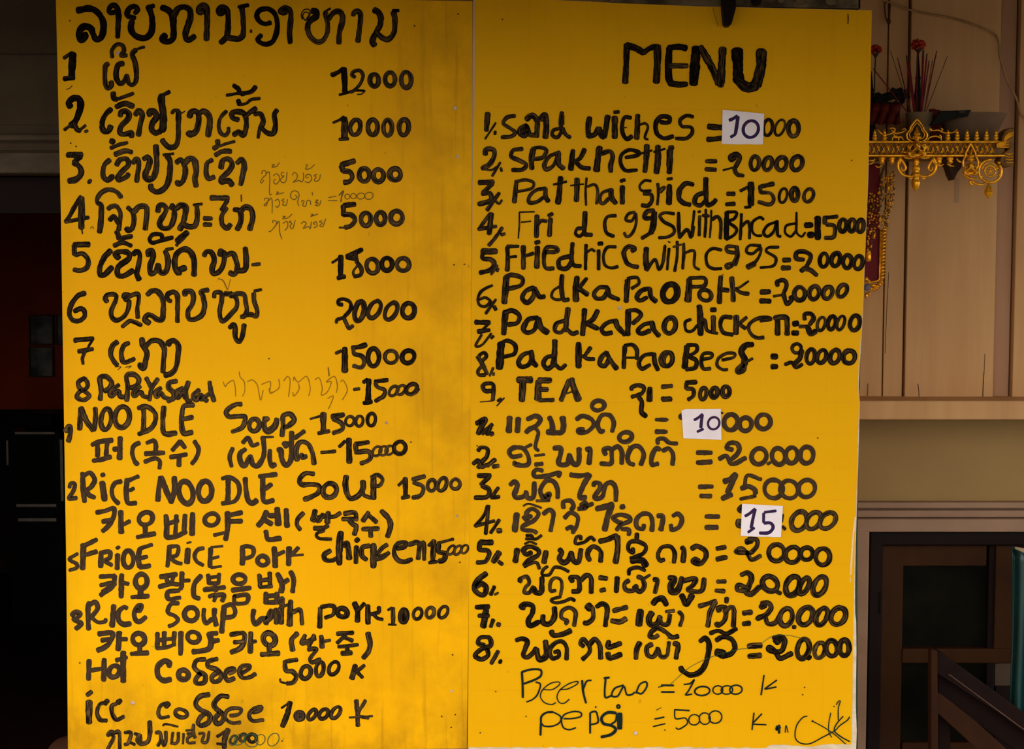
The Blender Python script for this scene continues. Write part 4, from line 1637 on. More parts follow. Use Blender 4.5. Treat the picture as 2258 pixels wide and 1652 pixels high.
11 .2 1735,1215 1750,1185 1775,1175 1755,1250 1755,1370
13 .2 1805,1325 1740,1400 1715,1470 1780,1530 1870,1580
T 1030 1286
22 .2 545,880 552,1000 555,1145
22 .2 545,885 640,860 730,865 735,920 680,960 560,1005
16 .2 680,985 730,1010 700,1110 650,1160 590,1185
12 .2 760,1060 850,1060 920,1010 910,985 830,1000 755,1060 730,1130 770,1190 840,1210 885,1190
12 .2 920,1060 1000,1055 1090,1010 1100,980 1020,1000 930,1060 895,1130 920,1190 970,1195 1020,1155
22 .2 1145,965 1155,1080 1185,1200
18 .2 1155,1060 1190,980 1240,968
24 .2 1360,950 1420,940
20 .2 1380,950 1370,1080 1380,1140 1440,1120
18 .2 1560,1015 1470,1050 1440,1120 1500,1125 1560,1030 1590,1110 1640,1110 1670,1085
18 .2 1690,1090 1740,1100 1790,1030 1780,985 1720,1010 1680,1100
10 .2 1900,1038 1960,1025
20 .2 1930,1018 2060,1020
18 .2 1930,1085 2065,1085
22 .2 730,1520 735,1400 740,1330 790,1290 860,1285
16 .2 860,1285 930,1330 920,1390 850,1425 770,1425 745,1400
16 .2 960,1350 1040,1350 1130,1330 1130,1290 1060,1280 970,1310 940,1370 960,1440 1020,1460 1085,1440
20 .2 1225,1290 1225,1400 1225,1500
18 .2 1225,1290 1280,1280 1300,1330 1300,1390 1230,1410
30 .1 1490,1295 1400,1290 1340,1340 1360,1400 1440,1420 1480,1460 1430,1510 1330,1535
20 .1 1490,1300 1480,1370 1430,1410
54 .1 1520,1290 1520,1460
18 .1 O 1506,1230,14,16,0
14 .2 1278,1225 1285,1245
7 .3 1880,1268 1935,1240
16 .2 1865,1355 1965,1335
14 .2 1850,1430 1975,1400
"""
ROWS = {'L': [52,150,270,370,478,577,683,782,857,925,1000,1082,1158,1232,1292,1357,1428,1485,1575,1632],
        'R': [150,283,358,430,502,572,645,715,790,868,940,1008,1080,1150,1222,1292,1358,1430,1515,1592]}
# ------------------------------------------------------------------ the two menu boards
def board_root(name, px, label):
    b = P(px, 1660, 0); return thing(name, (b.x, 0.0, b.z), label, 'menu board')
bl = board_root('menu_board', 590, 'left yellow fluted plastic menu board brushed with black Lao, Korean and English dishes')
br = board_root('menu_board', 1465, 'right smooth yellow menu board headed MENU with white peeling edges')
def outline(pts, Y): return [P(x, y, Y) for x, y in pts]
def panel(name, pts, Y, depth, mat, parent): 
    return MB().poly(outline(pts, Y), depth).build(name, mat, parent)
# left board: fluted plastic sheet, about 5 mm thick
panel('sheet', [(123,-14),(900,0.2),(1042,2.5),(1040,550),(1035,1200),(1029.5,1650),(600,1657),(150,1662),(146,1240),(134,460)], 0.0, .006, M_YL, bl)
# right board: white core with yellow film; dark green backing behind it
panel('backing_board', [(1050,4),(1534,22),(1915,30),(1903,500),(1893,1000),(1891,1200),(1891.5,1664),(1034,1664)], .012, .010, M_GRN, br)
wob = random.Random(3)
core = [(1046,-8),(1534,13.5),(1922.5,22.5)]
core += [(x+wob.uniform(-.5,.5), y) for x, y in ((1918,260),(1914.5,400),(1908,560),(1902.5,700),(1896,800),(1894,850),(1896.5,890),(1894,960),(1892,1046),(1890,1120),(1886.5,1200),(1885.5,1300),(1885.5,1352),(1888,1372),(1888.5,1440),(1888,1500),(1887,1560),(1889,1612),(1887.5,1662))]
core += [(1033,1662),(1035,1200),(1040,600)]
panel('core_panel', core, .002, .009, M_WHITE, br)
film = [(1047.5,-7.5),(1534,14),(1921.5,23)]
film += [(1919.5,220),(1913.5,400),(1901.5,700),(1893.5,800),(1892,850),(1894.5,890),(1891.5,960),(1889.8,1046),(1887.5,1120),(1884.5,1200),(1883.5,1290),(1882,1330),(1881,1390),(1880.5,1460),(1879.5,1560),(1878,1600),(1877.5,1640)]
xx = 1872
while xx > 1036:
    base = 1642 if xx > 1800 else (1645.5 if xx > 1690 else 1648.5)
    if 1690 < xx < 1740: base = 1643
    film.append((xx, base+wob.uniform(-1.6,1.4))); xx -= wob.uniform(7,16)
film += [(1031.5,1649),(1034.5,1200),(1040,600),(1043.5,230)]
panel('yellow_film', film, .0008, .0012, M_YR, br)
panel('edge_strip', [(1043,-5),(1047.3,-5),(1046.3,230),(1042.5,360),(1040.8,600),(1041.5,230)], .0004, .004, M_STRIP, br)
mb = MB(); ribbon(mb, [(1886.5,1140),(1881.5,1180),(1878,1230),(1875.5,1268)], 4.2, 0, .0002, pen=True); mb.uv = None
mb.build('peeled_strip', M_SCRATCH, br)
mb = MB(); ribbon(mb, [(1875,1273),(1875.6,1284)], 2, 0, .0002, pen=True); mb.uv = None
mb.build('peeled_strip', M_SCRATCH, br)

# lettering, one part per written line
strokes = parse(DATA)
groups = {}
for s in strokes:
    brd, kind, w, wear, pts, closed = s
    cy = sum(p[1] for p in pts)/len(pts); cx = sum(p[0] for p in pts)/len(pts)
    row = min(range(len(ROWS[brd])), key=lambda i: abs(ROWS[brd][i]-cy))
    zw = w*4.516
    if kind == 'pen': mat = 'green' if wear >= .8 else 'pen'
    elif kind == 'note': mat = 'pencil'; row = 0
    elif zw <= 8.5 and .75 <= wear <= .85 and brd == 'L' and cy > 1600: mat = 'green'
    elif zw <= 16 and wear >= .85: mat = 'faint'
    else: mat = 'paint'
    nm = 'lettering'
    if brd == 'L' and row < 8 and cx > 700 and mat == 'paint' and row > 0: nm = 'price'
    if brd == 'L' and row == 0 and kind != 'note' : nm = 'heading'
    if brd == 'R' and row == 0: nm = 'heading'
    if kind == 'price': nm = 'price'
    if kind == 'note': nm = 'pencil_note'
    if mat == 'faint': nm = 'rubbed_lettering'
    groups.setdefault((brd, row, nm, mat), []).append(s)
MATS = {('L','paint'): M_PAINT, ('R','paint'): M_PAINTR, ('L','pencil'): M_PENCIL, ('L','faint'): M_FAINT, ('R','faint'): M_PAINTR,
        ('L','green'): M_GREEN, ('R','green'): M_GREEN, ('R','pen'): M_PEN}
LAB = {'heading': {'L': 'black brushed Lao heading', 'R': 'black brushed heading reading MENU'},
       'pencil_note': {'L': 'small thin pencil note in Lao'}, 'rubbed_lettering': {'L': 'faint rubbed out Lao lettering'}}
split = []
for key, ss in groups.items():                       # words and numbers of a line are parts of their own
    ss = list(enumerate(ss)); ss.sort(key=lambda t: min(p[0] for p in t[1][4]) - t[1][2]/2); cur = []; xe = None
    for t in ss:
        x0 = min(p[0] for p in t[1][4])-t[1][2]/2; x1 = max(p[0] for p in t[1][4])+t[1][2]/2
        if cur and x0 > xe+9: split.append((key, [q[1] for q in sorted(cur, key=lambda q: q[0])])); cur = []; xe = None
        cur.append(t); xe = x1 if xe is None else max(xe, x1)
    split.append((key, [q[1] for q in sorted(cur, key=lambda q: q[0])]))
for (brd, row, nm, mat), ss in split:
    mb = MB()
    for i, (_, kind, w, wear, pts, closed) in enumerate(ss):
        Y = -.00015-.000018*i-(.0009 if mat in ('pen','green') else 0)
        ribbon(mb, pts, w, wear, Y, closed, pen=(kind in ('pen','note') or w < 2.5))
    o = mb.build(nm, MATS[(brd, mat)], bl if brd == 'L' else br)
    if nm in LAB and brd in LAB[nm]: o['label'] = LAB[nm][brd]
    if mat == 'pen': o['label'] = 'thin black felt pen lettering'
# faint ruled guide lines on the right board
mb = MB(); n_ = 0
for y0 in (445,518,590,661,735,805,887.5,957.5,1031.5,1102,1172,1244,1312,1382,1453,1522,1592):
    x = 1042
    while x < 1872:
        x2 = min(x+rs.uniform(120,320), 1876); yy = y0+rs.uniform(-.6,.6)
        ribbon(mb, [(x, yy), ((x+x2)/2, yy+rs.uniform(-.3,.3)), (x2, yy)], .7, 0, -.00004, pen=True); x = x2+rs.uniform(4,60)
for a, b in (((1372,190),(1700,197)),((1380,95),(1706,101)),((1702,98),(1700,200)),((1462,100),(1458,194)),((1520,100),(1516,195)),((1612,100),(1608,196)),((1085,236),(1720,244))):
    ribbon(mb, [a, b], .8, 0, -.00004, pen=True)
mb.uv = None; mb.build('guide_lines', M_GUIDE, br)
# screws and nails
def screw(px, py, r, mat, par, nm):
    c = P(px, py, 0); m = MB(); n = 12; vs = []
    for rr, yy in ((r, -.0002), (r*.9, -.0016), (r*.3, -.0022)):
        for k in range(n): a = 2*math.pi*k/n; vs.append(c+Vector((rr*math.cos(a), yy, rr*math.sin(a))))
    fs = [(i*n+k, i*n+(k+1)%n, (i+1)*n+(k+1)%n, (i+1)*n+k) for i in (0,1) for k in range(n)]+[tuple(range(2*n, 3*n))]
    m.add(vs, fs).build(nm, mat, par, smooth=False)
for x, y, r in ((259,117,.0042),(1003,238,.0045),(1008.5,345.5,.0036),(852,932.5,.0034),(292.5,1550,.0048),(996,1524,.003),(1008,1138,.003)):
    screw(x, y, r, M_SCREW, bl, 'screw')
for x, y, r in ((1367,679,.0046),(1401,1617,.0048)): screw(x, y, r, M_SCREW, br, 'screw')
for x, y in ((154,46),(914,57),(1010,31),(593,791),(156,316),(168,323),(554,70),(176,1462),(1004,1576),(998,1444),(995,1604),(974,1580),(622,1634),(906,975),(1014,1240),(1001,584),(1024,583)):
    screw(x, y, .0018, M_HOLE, bl, 'nail_hole')
for x, y in ((1108,43),(1594,606),(1803,966),(1093,1525),(1160,1580),(1059,1616),(1774,1516),(1770,1532),(1839,1558),(1386,984),(1052,983),(1466,1610),(1870,39),(1878,354)):
    screw(x, y, .0016, M_HOLE, br, 'nail_hole')
mb = MB(); ribbon(mb, [(1869.5,30),(1870.5,40),(1869.5,53)], 2.2, 0, -.0003, pen=True); mb.uv = None; mb.build('crack', M_HOLE, br)
mb = MB(); ribbon(mb, [(1572,16),(1576,34),(1584,58)], .8, 0, -.0003, pen=True); mb.uv = None; mb.build('crack', M_HOLE, br)

# ------------------------------------------------------------------ three paper slips stuck over old prices
def slip(quad, extra, label, Tx, Ty, sts):
    S = 1/4.516; f = lambda q: (q[0]*S+Tx, q[1]*S+Ty)
    pts = [f(q) for q in quad]; c = P(*pts[2], 0)
    r = thing('paper_slip', (c.x, -.003, c.z), label, 'paper slip', 'paper price corrections')
    out = []; w2 = random.Random(5)
    for i, (a, b) in enumerate(zip(pts, pts[1:]+pts[:1])):
        for k in range(6):
            t = k/6; j = (.5 if i == 2 else .15)
            out.append((a[0]+(b[0]-a[0])*t+w2.uniform(-j,j), a[1]+(b[1]-a[1])*t+w2.uniform(-j,j)))
    MB().poly(outline(out, -.0026), .0007).build('paper', M_PAPER, r)
    m = MB()
    for i, (w, cl, q) in enumerate(sts):
        if cl:
            cx, cy, rx, ry, rot = q; pp = []
            for k in range(25):
                a = 2*math.pi*(k % 24)/24; x, y = rx*math.cos(a), ry*math.sin(a); ro = math.radians(rot)
                pp.append(f((cx+x*math.cos(ro)-y*math.sin(ro), cy+x*math.sin(ro)+y*math.cos(ro))))
            ribbon(m, pp, w*S, 0, -.0028-i*.00002, True, pen=True)
        else: ribbon(m, [f(p) for p in q], w*S, 0, -.0028-i*.00002, False, pen=True)
    m.uv = None; m.build('handwriting', M_INK, r)
slip([(1055,822),(1468,862),(1455,1168),(1045,1162)], 0, 'white paper slip reading 10 on the sandwiches line, below MENU', 1360, 60,
     [(34,0,[(1115,930),(1160,910),(1205,880)]),(36,0,[(1208,885),(1195,980),(1180,1070)]),(30,0,[(1185,1065),(1130,1098)]),(32,1,(1335,1015,75,85,22))])
slip([(192,1018),(240,1003),(585,1003),(592,1310),(212,1295)], 0, 'white paper slip reading 10 at mid height, number near its right edge', 1460, 680,
     [(28,0,[(315,1115),(360,1090),(405,1050)]),(32,0,[(402,1055),(392,1120),(385,1195)]),(26,0,[(415,1200),(345,1232)]),(24,1,(514,1145,56,62,25))])
slip([(797,592),(1203,615),(1183,925),(782,912)], 0, 'white paper slip reading 15, lowest of the three', 1460, 980,
     [(30,0,[(822,718),(870,690),(930,640)]),(32,0,[(928,640),(905,740),(885,840)]),(30,0,[(922,828),(852,880)]),(28,0,[(1140,662),(1015,678)]),
      (30,0,[(1012,680),(1010,785)]),(34,0,[(1010,785),(1080,785),(1105,830),(1060,880),(965,884)])])

# ------------------------------------------------------------------ the setting
M_PLANK = None
def mat_wood(name, a, b, dark, sc=(25,25,2.0), rough=.6, crack=.0):
    m = N(name); f = m.noise(scale=sc, detail=5, rough=.6, dist=.4); f2 = m.noise(scale=(4,4,1.2), detail=2, loc=(5,5,5))
    c = m.mix(m.rng(f, .35, .7), a, b); c = m.mix(m.rng(f2, .55, .8, 0, .4), c, dark)
    f3 = m.noise(scale=(sc[0]*2.4, sc[1]*2.4, sc[2]*.5), detail=3, loc=(1,2,3)); c = m.mix(m.rng(f3, .66, .76, 0, crack), c, dark)
    m.col(c); m.set(rough, 0, .08); m.bump(f, .35, .002); return m.m
M_CREAM = mat_wood('cream_painted_boards', (.56,.315,.135), (.50,.265,.11), (.30,.16,.08), crack=.25)
M_BATTEN = mat_wood('pinkish_painted_batten', (.42,.225,.125), (.36,.185,.10), (.2,.11,.07))
M_PLASTER = plain('tan_plaster', (.31,.20,.075), (.28,.17,.068), (3,3,3), rough=.85, spec=.1, bump=.001)
M_TRIM = plain('taupe_window_trim', (.30,.185,.118), (.25,.15,.095), (6,6,14), rough=.7)
M_GREYWALL = plain('grimy_grey_plaster', (.085,.060,.037), (.06,.040,.025), (6,6,6), rough=.9, spec=.1, bump=.002, detail=8)
M_GREYBEAD = plain('worn_grey_moulding', (.12,.088,.058), (.07,.048,.03), (12,12,30), rough=.8, detail=8)
M_DARKWOOD = mat_wood('dark_brown_frame', (.010,.0045,.0035), (.007,.003,.0025), (.004,.002,.0015))
M_SASH = mat_wood('worn_brown_sash', (.044,.015,.0035), (.030,.010,.003), (.012,.005,.002), sc=(10,10,6))
M_RAIL = mat_wood('dark_table_wood', (.011,.0035,.002), (.007,.0025,.002), (.004,.0015,.001), sc=(14,14,14))
M_RAIL2 = mat_wood('red_brown_wood', (.036,.011,.003), (.024,.008,.003), (.012,.004,.002), sc=(14,14,14))
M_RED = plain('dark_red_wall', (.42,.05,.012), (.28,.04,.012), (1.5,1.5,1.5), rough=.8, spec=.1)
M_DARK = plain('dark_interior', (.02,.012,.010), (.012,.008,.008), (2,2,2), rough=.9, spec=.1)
M_ROOF = plain('roof_underside', (.10,.07,.05), (.07,.05,.04), (4,4,4), rough=.9, spec=.1)
M_GROUND = plain('concrete_yard', (.17,.155,.135), (.13,.12,.10), (.8,.8,.8), rough=.9, spec=.1)
M_TILE = plain('dark_floor_tiles', (.035,.010,.008), (.02,.007,.006), (3,3,3), rough=.35)
M_GLASS = plain('black_window_glass', (.0018,.002,.001), (.007,.006,.002), (9,9,9), rough=.6, spec=.04)

YW = .50                                           # face of the right-hand wall
zr = P(2100, 883, YW).z                            # top of ledge
ztop = 2.62
# ground, and an unseen porch roof shaped to darken the board tops
struct('ground', MB().box(-90, 90, -120, .45, -.10, 0), M_GROUND)
struct('floor', MB().box(-4, 4, .45, 5.0, -.10, .002), M_TILE)
zc = ztop+ROOF_UP
struct('shading_roof', MB().add([(-4,ROOF_L,ROOF_Z),(4.4,ROOF_R,ROOF_Z),(4.4,5,zc),(-4,5,zc),(-4,ROOF_L,ROOF_Z+.05),(4.4,ROOF_R,ROOF_Z+.05),(4.4,5,zc+.08),(-4,5,zc+.08)],
    [(0,3,2,1),(4,5,6,7),(0,1,5,4),(1,2,6,5),(2,3,7,6),(3,0,4,7)]), M_ROOF)
# plank wall to the right, each board its own piece
wr = tag(link(bpy.data.objects.new('wall_right', None)), kind='structure'); wr.location = (1.0, YW, zr)
xs = lambda px, py=880: P(px, py, YW).x
edges = [(1560,1700,0),(1703,1838,.004),(1841,1944,0),(1946,1988,-.003),(1992,2186,-.012),(2228,2420,-.014)]
for a, b, off in edges:
    MB().box(xs(a), xs(b), YW+off, YW+.03, zr-.03, ztop+ROOF_UP).build('plank', M_CREAM, wr, bevel=.002)
MB().box(xs(2187), xs(2224.5), YW+.004, YW+.03, zr-.03, ztop+ROOF_UP).build('batten', M_BATTEN, wr, bevel=.002)
MB().box(xs(1500), xs(2700), YW+.03, YW+.06, zr-.03, ztop+ROOF_UP).build('backing', M_DARKWOOD, wr)
MB().box(xs(2421), xs(2700), YW-.01, YW+.03, zr-.03, ztop+ROOF_UP).build('plank', M_CREAM, wr, bevel=.002)
for pts, w in (([(2024,846),(2026,862),(2027,880)],1.3),([(2170,820),(2168,850),(2167,880)],1.6),([(2172,780),(2170,820)],1.0),([(1914,846),(1913,878)],1.2),([(1960,600),(1955,690),(1952,780)],1.0)):
    m = MB(); m.tube([P(x, y, YW-.0125 if x > 1992 else YW-.0035) for x, y in pts], w*.0006, 5); m.build('crack', M_DARKWOOD, wr)
m = MB(); c = P(2110,420,YW-.0125); m.box(c.x-.005, c.x+.006, YW-.013, YW-.011, c.z-.03, c.z+.03); m.build('stain', plain('drip_stain', (.36,.20,.11), (.42,.24,.12), (30,30,30)), wr)
# ledge, plaster band, window casing
led = MB().box(xs(1500), xs(2700), YW-.13, YW+.06, P(2000,926,YW-.13).z, P(2000,884,YW-.13).z)
struct('trim_1', led, M_CREAM, bevel=.004)
YB = .62
m = MB().box(xs(1500), P(1885,1400,YB).x, YB, YB+.1, 0, P(2000,905,YB).z)
m.box(P(1885,1400,YB).x, 2.4, YB, YB+.1, P(2000,1165,YB).z, P(2000,905,YB).z)
struct('wall_back', m, M_PLASTER)
m = MB(); zt = lambda y, Y: P(2000, y, Y).z
m.box(xs(1700), 2.4, YB-.030, YB, zt(1122,YB-.03), zt(1108,YB-.03))
m.box(xs(1700), 2.4, YB-.040, YB, zt(1142,YB-.04), zt(1126,YB-.04))
m.box(xs(1700), 2.4, YB-.055, YB, zt(1174,YB-.055), zt(1145,YB-.055))
m.box(xs(1700), 2.4, YB-.02, YB, zt(1145,YB-.02), zt(1122,YB-.02))
m.box(xs(1700), P(1914,1400,YB-.055).x, YB-.055, YB, 0, zt(1172,YB-.055))
struct('trim_2', m, M_TRIM, bevel=.004)
# centre wall that carries the boards
m = MB().box(P(235,800,.03).x, P(1800,800,.03).x, .03, YB+.1, 0, ztop+ROOF_UP)
struct('wall_centre', m, M_CREAM)
# window: dark frame, brown sash with two panes
YF = YB-.03; wn = tag(link(bpy.data.objects.new('window_1', None)), kind='structure'); wn.location = P(2080, 1640, YF)
def wpart(nm, a, b, c, d, Y, dep, mat, bev=.003): return MB().pbox(a, b, c, d, Y, dep).build(nm, mat, wn, bevel=bev)
wpart('frame', 1915, 1943, 1170, 1700, YF, .06, M_DARKWOOD); wpart('frame', 1943, 2330, 1173, 1203, YF, .06, M_DARKWOOD)
YS = YF+.035
wpart('sash_stile', 1941, 1989, 1203, 1700, YS, .035, M_SASH); wpart('sash_stile', 2176, 2194, 1203, 1700, YS, .035, M_DARKWOOD)
wpart('sash_stile', 2194, 2240, 1203, 1432, YS-.006, .035, M_SASH)
wpart('sash_rail', 1989, 2176, 1203, 1249, YS, .033, M_SASH); wpart('sash_rail', 1989, 2236, 1431, 1463, YS-.004, .035, M_SASH)
wpart('sash_rail', 1989, 2176, 1638, 1700, YS, .033, M_SASH)
wpart('pane', 1986, 2180, 1245, 1434, YS+.020, .004, M_GLASS, 0); wpart('pane', 1986, 2180, 1460, 1642, YS+.020, .004, M_GLASS, 0)
wpart('lower_panel', 2194, 2236, 1463, 1512, YS+.01, .02, plain('grey_brown_panel', (.075,.05,.032), (.05,.03,.02), (8,8,8)), 0)
wpart('lower_panel', 2194, 2236, 1512, 1700, YS+.012, .02, M_DARKWOOD, 0)
wpart('hinge', 1938, 1942, 1305, 1355, YF-.002, .006, M_GLASS, 0)
struct('wall_behind_window', MB().box(.85, 2.6, YB+.1, YB+.16, 0, 2.0), M_DARK)
# left: grimy lintel over the dark room
wl = tag(link(bpy.data.objects.new('wall_left', None)), kind='structure'); wl.location = P(60, 383, YW)
xl0, xl1 = -3.6, P(235,300,.03).x
def lz(y, Y=YW): return P(60, y, Y).z
MB().box(xl0, xl1, YW, YW+.18, lz(383), ztop+ROOF_UP).build('lintel', M_GREYWALL, wl, bevel=.004)
MB().box(xl0, xl1, YW-.006, YW, lz(276), lz(120)).build('plaster_face', M_GREYWALL, wl, bevel=.003)
MB().box(xl0, xl1-.0, YW-.016, YW, lz(311), lz(297)).build('moulding', M_GREYBEAD, wl, bevel=.006)
MB().box(xl0, xl1, YW-.009, YW, lz(333), lz(315)).build('moulding', M_GREYWALL, wl, bevel=.003)
MB().box(xl0, xl1, YW-.012, YW, lz(382), lz(337)).build('moulding', M_GREYBEAD, wl, bevel=.003)
MB().box(xl0, xl1, YW+.10, YW+.16, lz(470,YW+.10), lz(391,YW+.10)).build('door_head', M_RAIL, wl)
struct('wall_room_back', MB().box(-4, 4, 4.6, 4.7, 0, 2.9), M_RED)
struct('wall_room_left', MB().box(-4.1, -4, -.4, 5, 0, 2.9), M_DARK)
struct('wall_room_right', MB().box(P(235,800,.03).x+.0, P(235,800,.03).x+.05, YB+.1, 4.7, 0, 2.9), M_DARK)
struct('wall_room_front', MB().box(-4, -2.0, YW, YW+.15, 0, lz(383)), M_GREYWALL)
struct('dark_wall_panel', MB().box(-4, 4, 4.55, 4.6, 0, P(30,905,4.55).z), M_DARK)  # added dark panel over the lower back wall
# pictures on the far wall of the room
YP = 4.58
def picture(a, b, c, d, label, seed):
    o = P((a+b)/2, d, YP); r = thing('framed_picture', (o.x, YP, o.z), label, 'picture', 'framed pictures in the dark room')
    t = 2.5; fm = plain('frame_%s' % ('gilt' if seed else 'brown'), (.12,.055,.02), (.08,.035,.012), (9,9,9))
    for q in ((a,b,c,c+t),(a,b,d-t,d),(a,a+t,c+t,d-t),(b-t,b,c+t,d-t)): MB().pbox(*q, YP-.03, .03).build('frame', fm, r)
    mm = N('faded_photograph'); f = mm.noise(scale=(6,6,6), loc=(seed*3,seed,seed*5)); mm.col(mm.mix(mm.rng(f,.4,.65), (.03,.035,.03), (.22,.20,.17))); mm.set(.4)
    MB().pbox(a+t, b-t, c+t, d-t, YP-.012, .01).build('picture', mm.m, r)
picture(63,117,695,761,'upper framed picture on dark red wall inside room',1)
picture(63,117,765,832,'lower framed picture on dark red wall inside room',2)
picture(123,150,695,761,'framed picture half hidden behind the left menu board edge',3)
# black cabinet with pale edges
YC = 3.4; o = P(75, 1200, YC); cb = thing('display_cabinet', (o.x, YC, 0.002), 'black cabinet with thin pale metal edges standing in the dark room', 'cabinet')
M_BLK = plain('black_lacquer', (.006,.006,.007), (.004,.004,.005), (5,5,5), rough=.3)
M_ALU = plain('dull_aluminium_edge', (.30,.25,.20), (.2,.16,.13), (20,20,20), rough=.5, metal=.4)
a0, a1 = P(14,1100,YC).x, P(140,1100,YC).x
MB().box(a0+.01, a1-.01, YC+.01, YC+.5, .002, P(70,955,YC).z).build('body', M_BLK, cb)
for q in ((33,120,953,958),(36,124,1112,1118),(40,124,1143,1150)): MB().pbox(*q, YC, .012).build('edge_trim', M_ALU, cb)
MB().pbox(14,18,972,1026,YC,.012).build('edge_trim', M_ALU, cb); MB().pbox(133,139,970,1105,YC,.012).build('edge_trim', M_ALU, cb)
MB().pbox(36,120,962,1108,YC+.004,.006).build('glass_door', M_GLASS, cb)
m = MB(); c = P(95,935,YC+.2); m.box(c.x-.07, c.x+.05, YC+.15, YC+.35, P(70,955,YC).z, c.z+.05)
o = m.build('radio', M_BLK, None, bevel=.01); tag(o, 'small black box on top of the cabinet in dark room', 'radio')
# low brown stool just inside the door
c = P(140,1640,.62); st = thing('wooden_stool', (c.x, .62, .002), 'low brown wooden stool beside bottom of left menu board', 'stool')
mw = plain('polished_brown_wood', (.075,.028,.014), (.04,.016,.008), (30,30,30), rough=.45)
m = MB(); zz = P(140,1640,.62).z
m.lathe([(.001,-.045),(.045,-.044),(.062,-.03),(.060,-.008),(.045,.008),(.02,.018),(.001,.019)], (c.x+.022, .62, zz), 24); m.build('seat', mw, st, smooth=True)
for dx, dy in ((-.025,-.03),(.05,-.03),(-.025,.03),(.05,.03)):
    MB().tube([(c.x+dx, .62+dy, .002),(c.x+dx*.8+.003, .62+dy*.8, zz-.04)], .011, 8).build('leg', mw, st)
# ------------------------------------------------------------------ gilded offering shelf on the right-hand wall
m = N('gilded_carving'); f = m.noise(scale=(90,90,90), detail=4); f2 = m.noise(scale=(25,25,25), detail=2, loc=(3,3,3))
c = m.mix(m.rng(f, .45, .72), (1.0,.46,.012), (.55,.21,.006)); c = m.mix(m.rng(f2, .6, .75, 0, .6), c, (.22,.08,.008)); m.col(c); m.set(.30, .6, .3); m.bump(f, .4, .0012)
M_GOLD = m.m
M_GOLDD = plain('dark_gold_ground', (.22,.095,.008), (.09,.035,.004), (60,60,60), rough=.5, metal=.4, spec=.4)  # darker gold; shadow between the carvings put into its colour
M_REDP = plain('crimson_lacquer_panel', (.15,.004,.004), (.11,.003,.003), (8,8,8), rough=.5)
M_DKBROWN = plain('dark_stained_bracket', (.05,.022,.010), (.03,.014,.008), (14,14,14))  # dark brown of the bracket and the halo back
YA = .30
r0 = P(2060, 345, YA); sh = thing('offering_shelf', (r0.x, YA, r0.z), 'gilded carved offering shelf with red panel mounted on the cream plank wall', 'shelf')
def A(X, Y, y=YA): return P(1880+X/5.974, 220+Y/5.974, y)       # detail crop coordinates -> point
s_ = .00102/5.974*5.974/5.974                                     # one crop pixel in metres at YA
def proto(mb, nm, mat, par, pos):
    'first of a row of copies: mesh kept round its own origin'
    o = mb.build(nm, mat, None, smooth=True); o0 = Vector(o.location)
    o.data.transform(Matrix.Translation(o0)); o.parent = par; o.location = pos; return o
def add(nm, mb, mat=None, smooth=True, bevel=0): return mb.build(nm, mat or M_GOLD, sh, smooth=smooth, bevel=bevel)
def sm(pts, n=10): return [p for p in catmull(pts, 12)]
def curl(pts, r, y=YA, taper=True):
    q = sm(pts); k = len(q); rr = [r*s_*(.45+.55*math.sin(math.pi*min(1, .12+i/k*.9))) if taper else r*s_ for i in range(k)]
    return MB().tube([A(a, b, y) for a, b in q], rr, 7)
x0, x1 = A(-150,640).x, A(2010,640).x
add('shelf_board', MB().box(x0, x1, YA+.004, YW-.012, A(0,748).z, A(0,540).z), M_GOLDD, False)
add('shelf_rim', MB().box(x0, x1, YA-.006, YA+.006, A(0,572).z, A(0,543).z), None, False, .002)
add('shelf_rim', MB().box(x0, x1, YA-.006, YA+.006, A(0,752).z, A(0,722).z), None, False, .002)
# diamond lattice with beads
X = -80
while X < 1900:
    if not 700 < X < 960:
        for a, b in (((X,578),(X+65,720)), ((X+65,578),(X,720))):
            if X+130 < 1960: add('lattice_bar', MB().tube([A(*a), A(*b)], 7*s_, 5))
    X += 65
bead = None; k = 0; X = -60
while X < 1880:
    for dx, yy, rr in ((0,622,24),(65,686,22)):
        if 700 < X+dx < 980: continue
        if bead is None:
            bead = MB().ball((0,0,0), 1, .7, 1, 8, 6); bm_ = proto(bead, 'bead', M_GOLD, sh, (0,0,0)); me_b = bm_.data
            c0 = A(X+dx, yy); bm_.location = c0-Vector(sh.location); bm_.scale = (rr*s_,)*3; continue
        o = bpy.data.objects.new('bead', me_b); link(o, sh); o.location = A(X+dx, yy)-Vector(sh.location); o.scale = (rr*s_,)*3
    X += 130
# finials along the top edge
fin = MB().lathe([(q[0]*s_, q[1]*s_) for q in ((40,0),(42,14),(24,22),(36,34),(40,52),(22,62),(30,74),(33,90),(16,102),(23,112),(22,130),(9,155),(1,172))], (0,0,0), 10)
f0 = None
for X in (45,170,295,425,1260,1382,1512,1640,1768,1895):
    p = A(X,545)+Vector((0,.004,0))
    if f0 is None: f0 = proto(fin, 'finial', M_GOLD, sh, p-Vector(sh.location))
    else: o = bpy.data.objects.new('finial', f0.data); link(o, sh); o.location = p-Vector(sh.location)
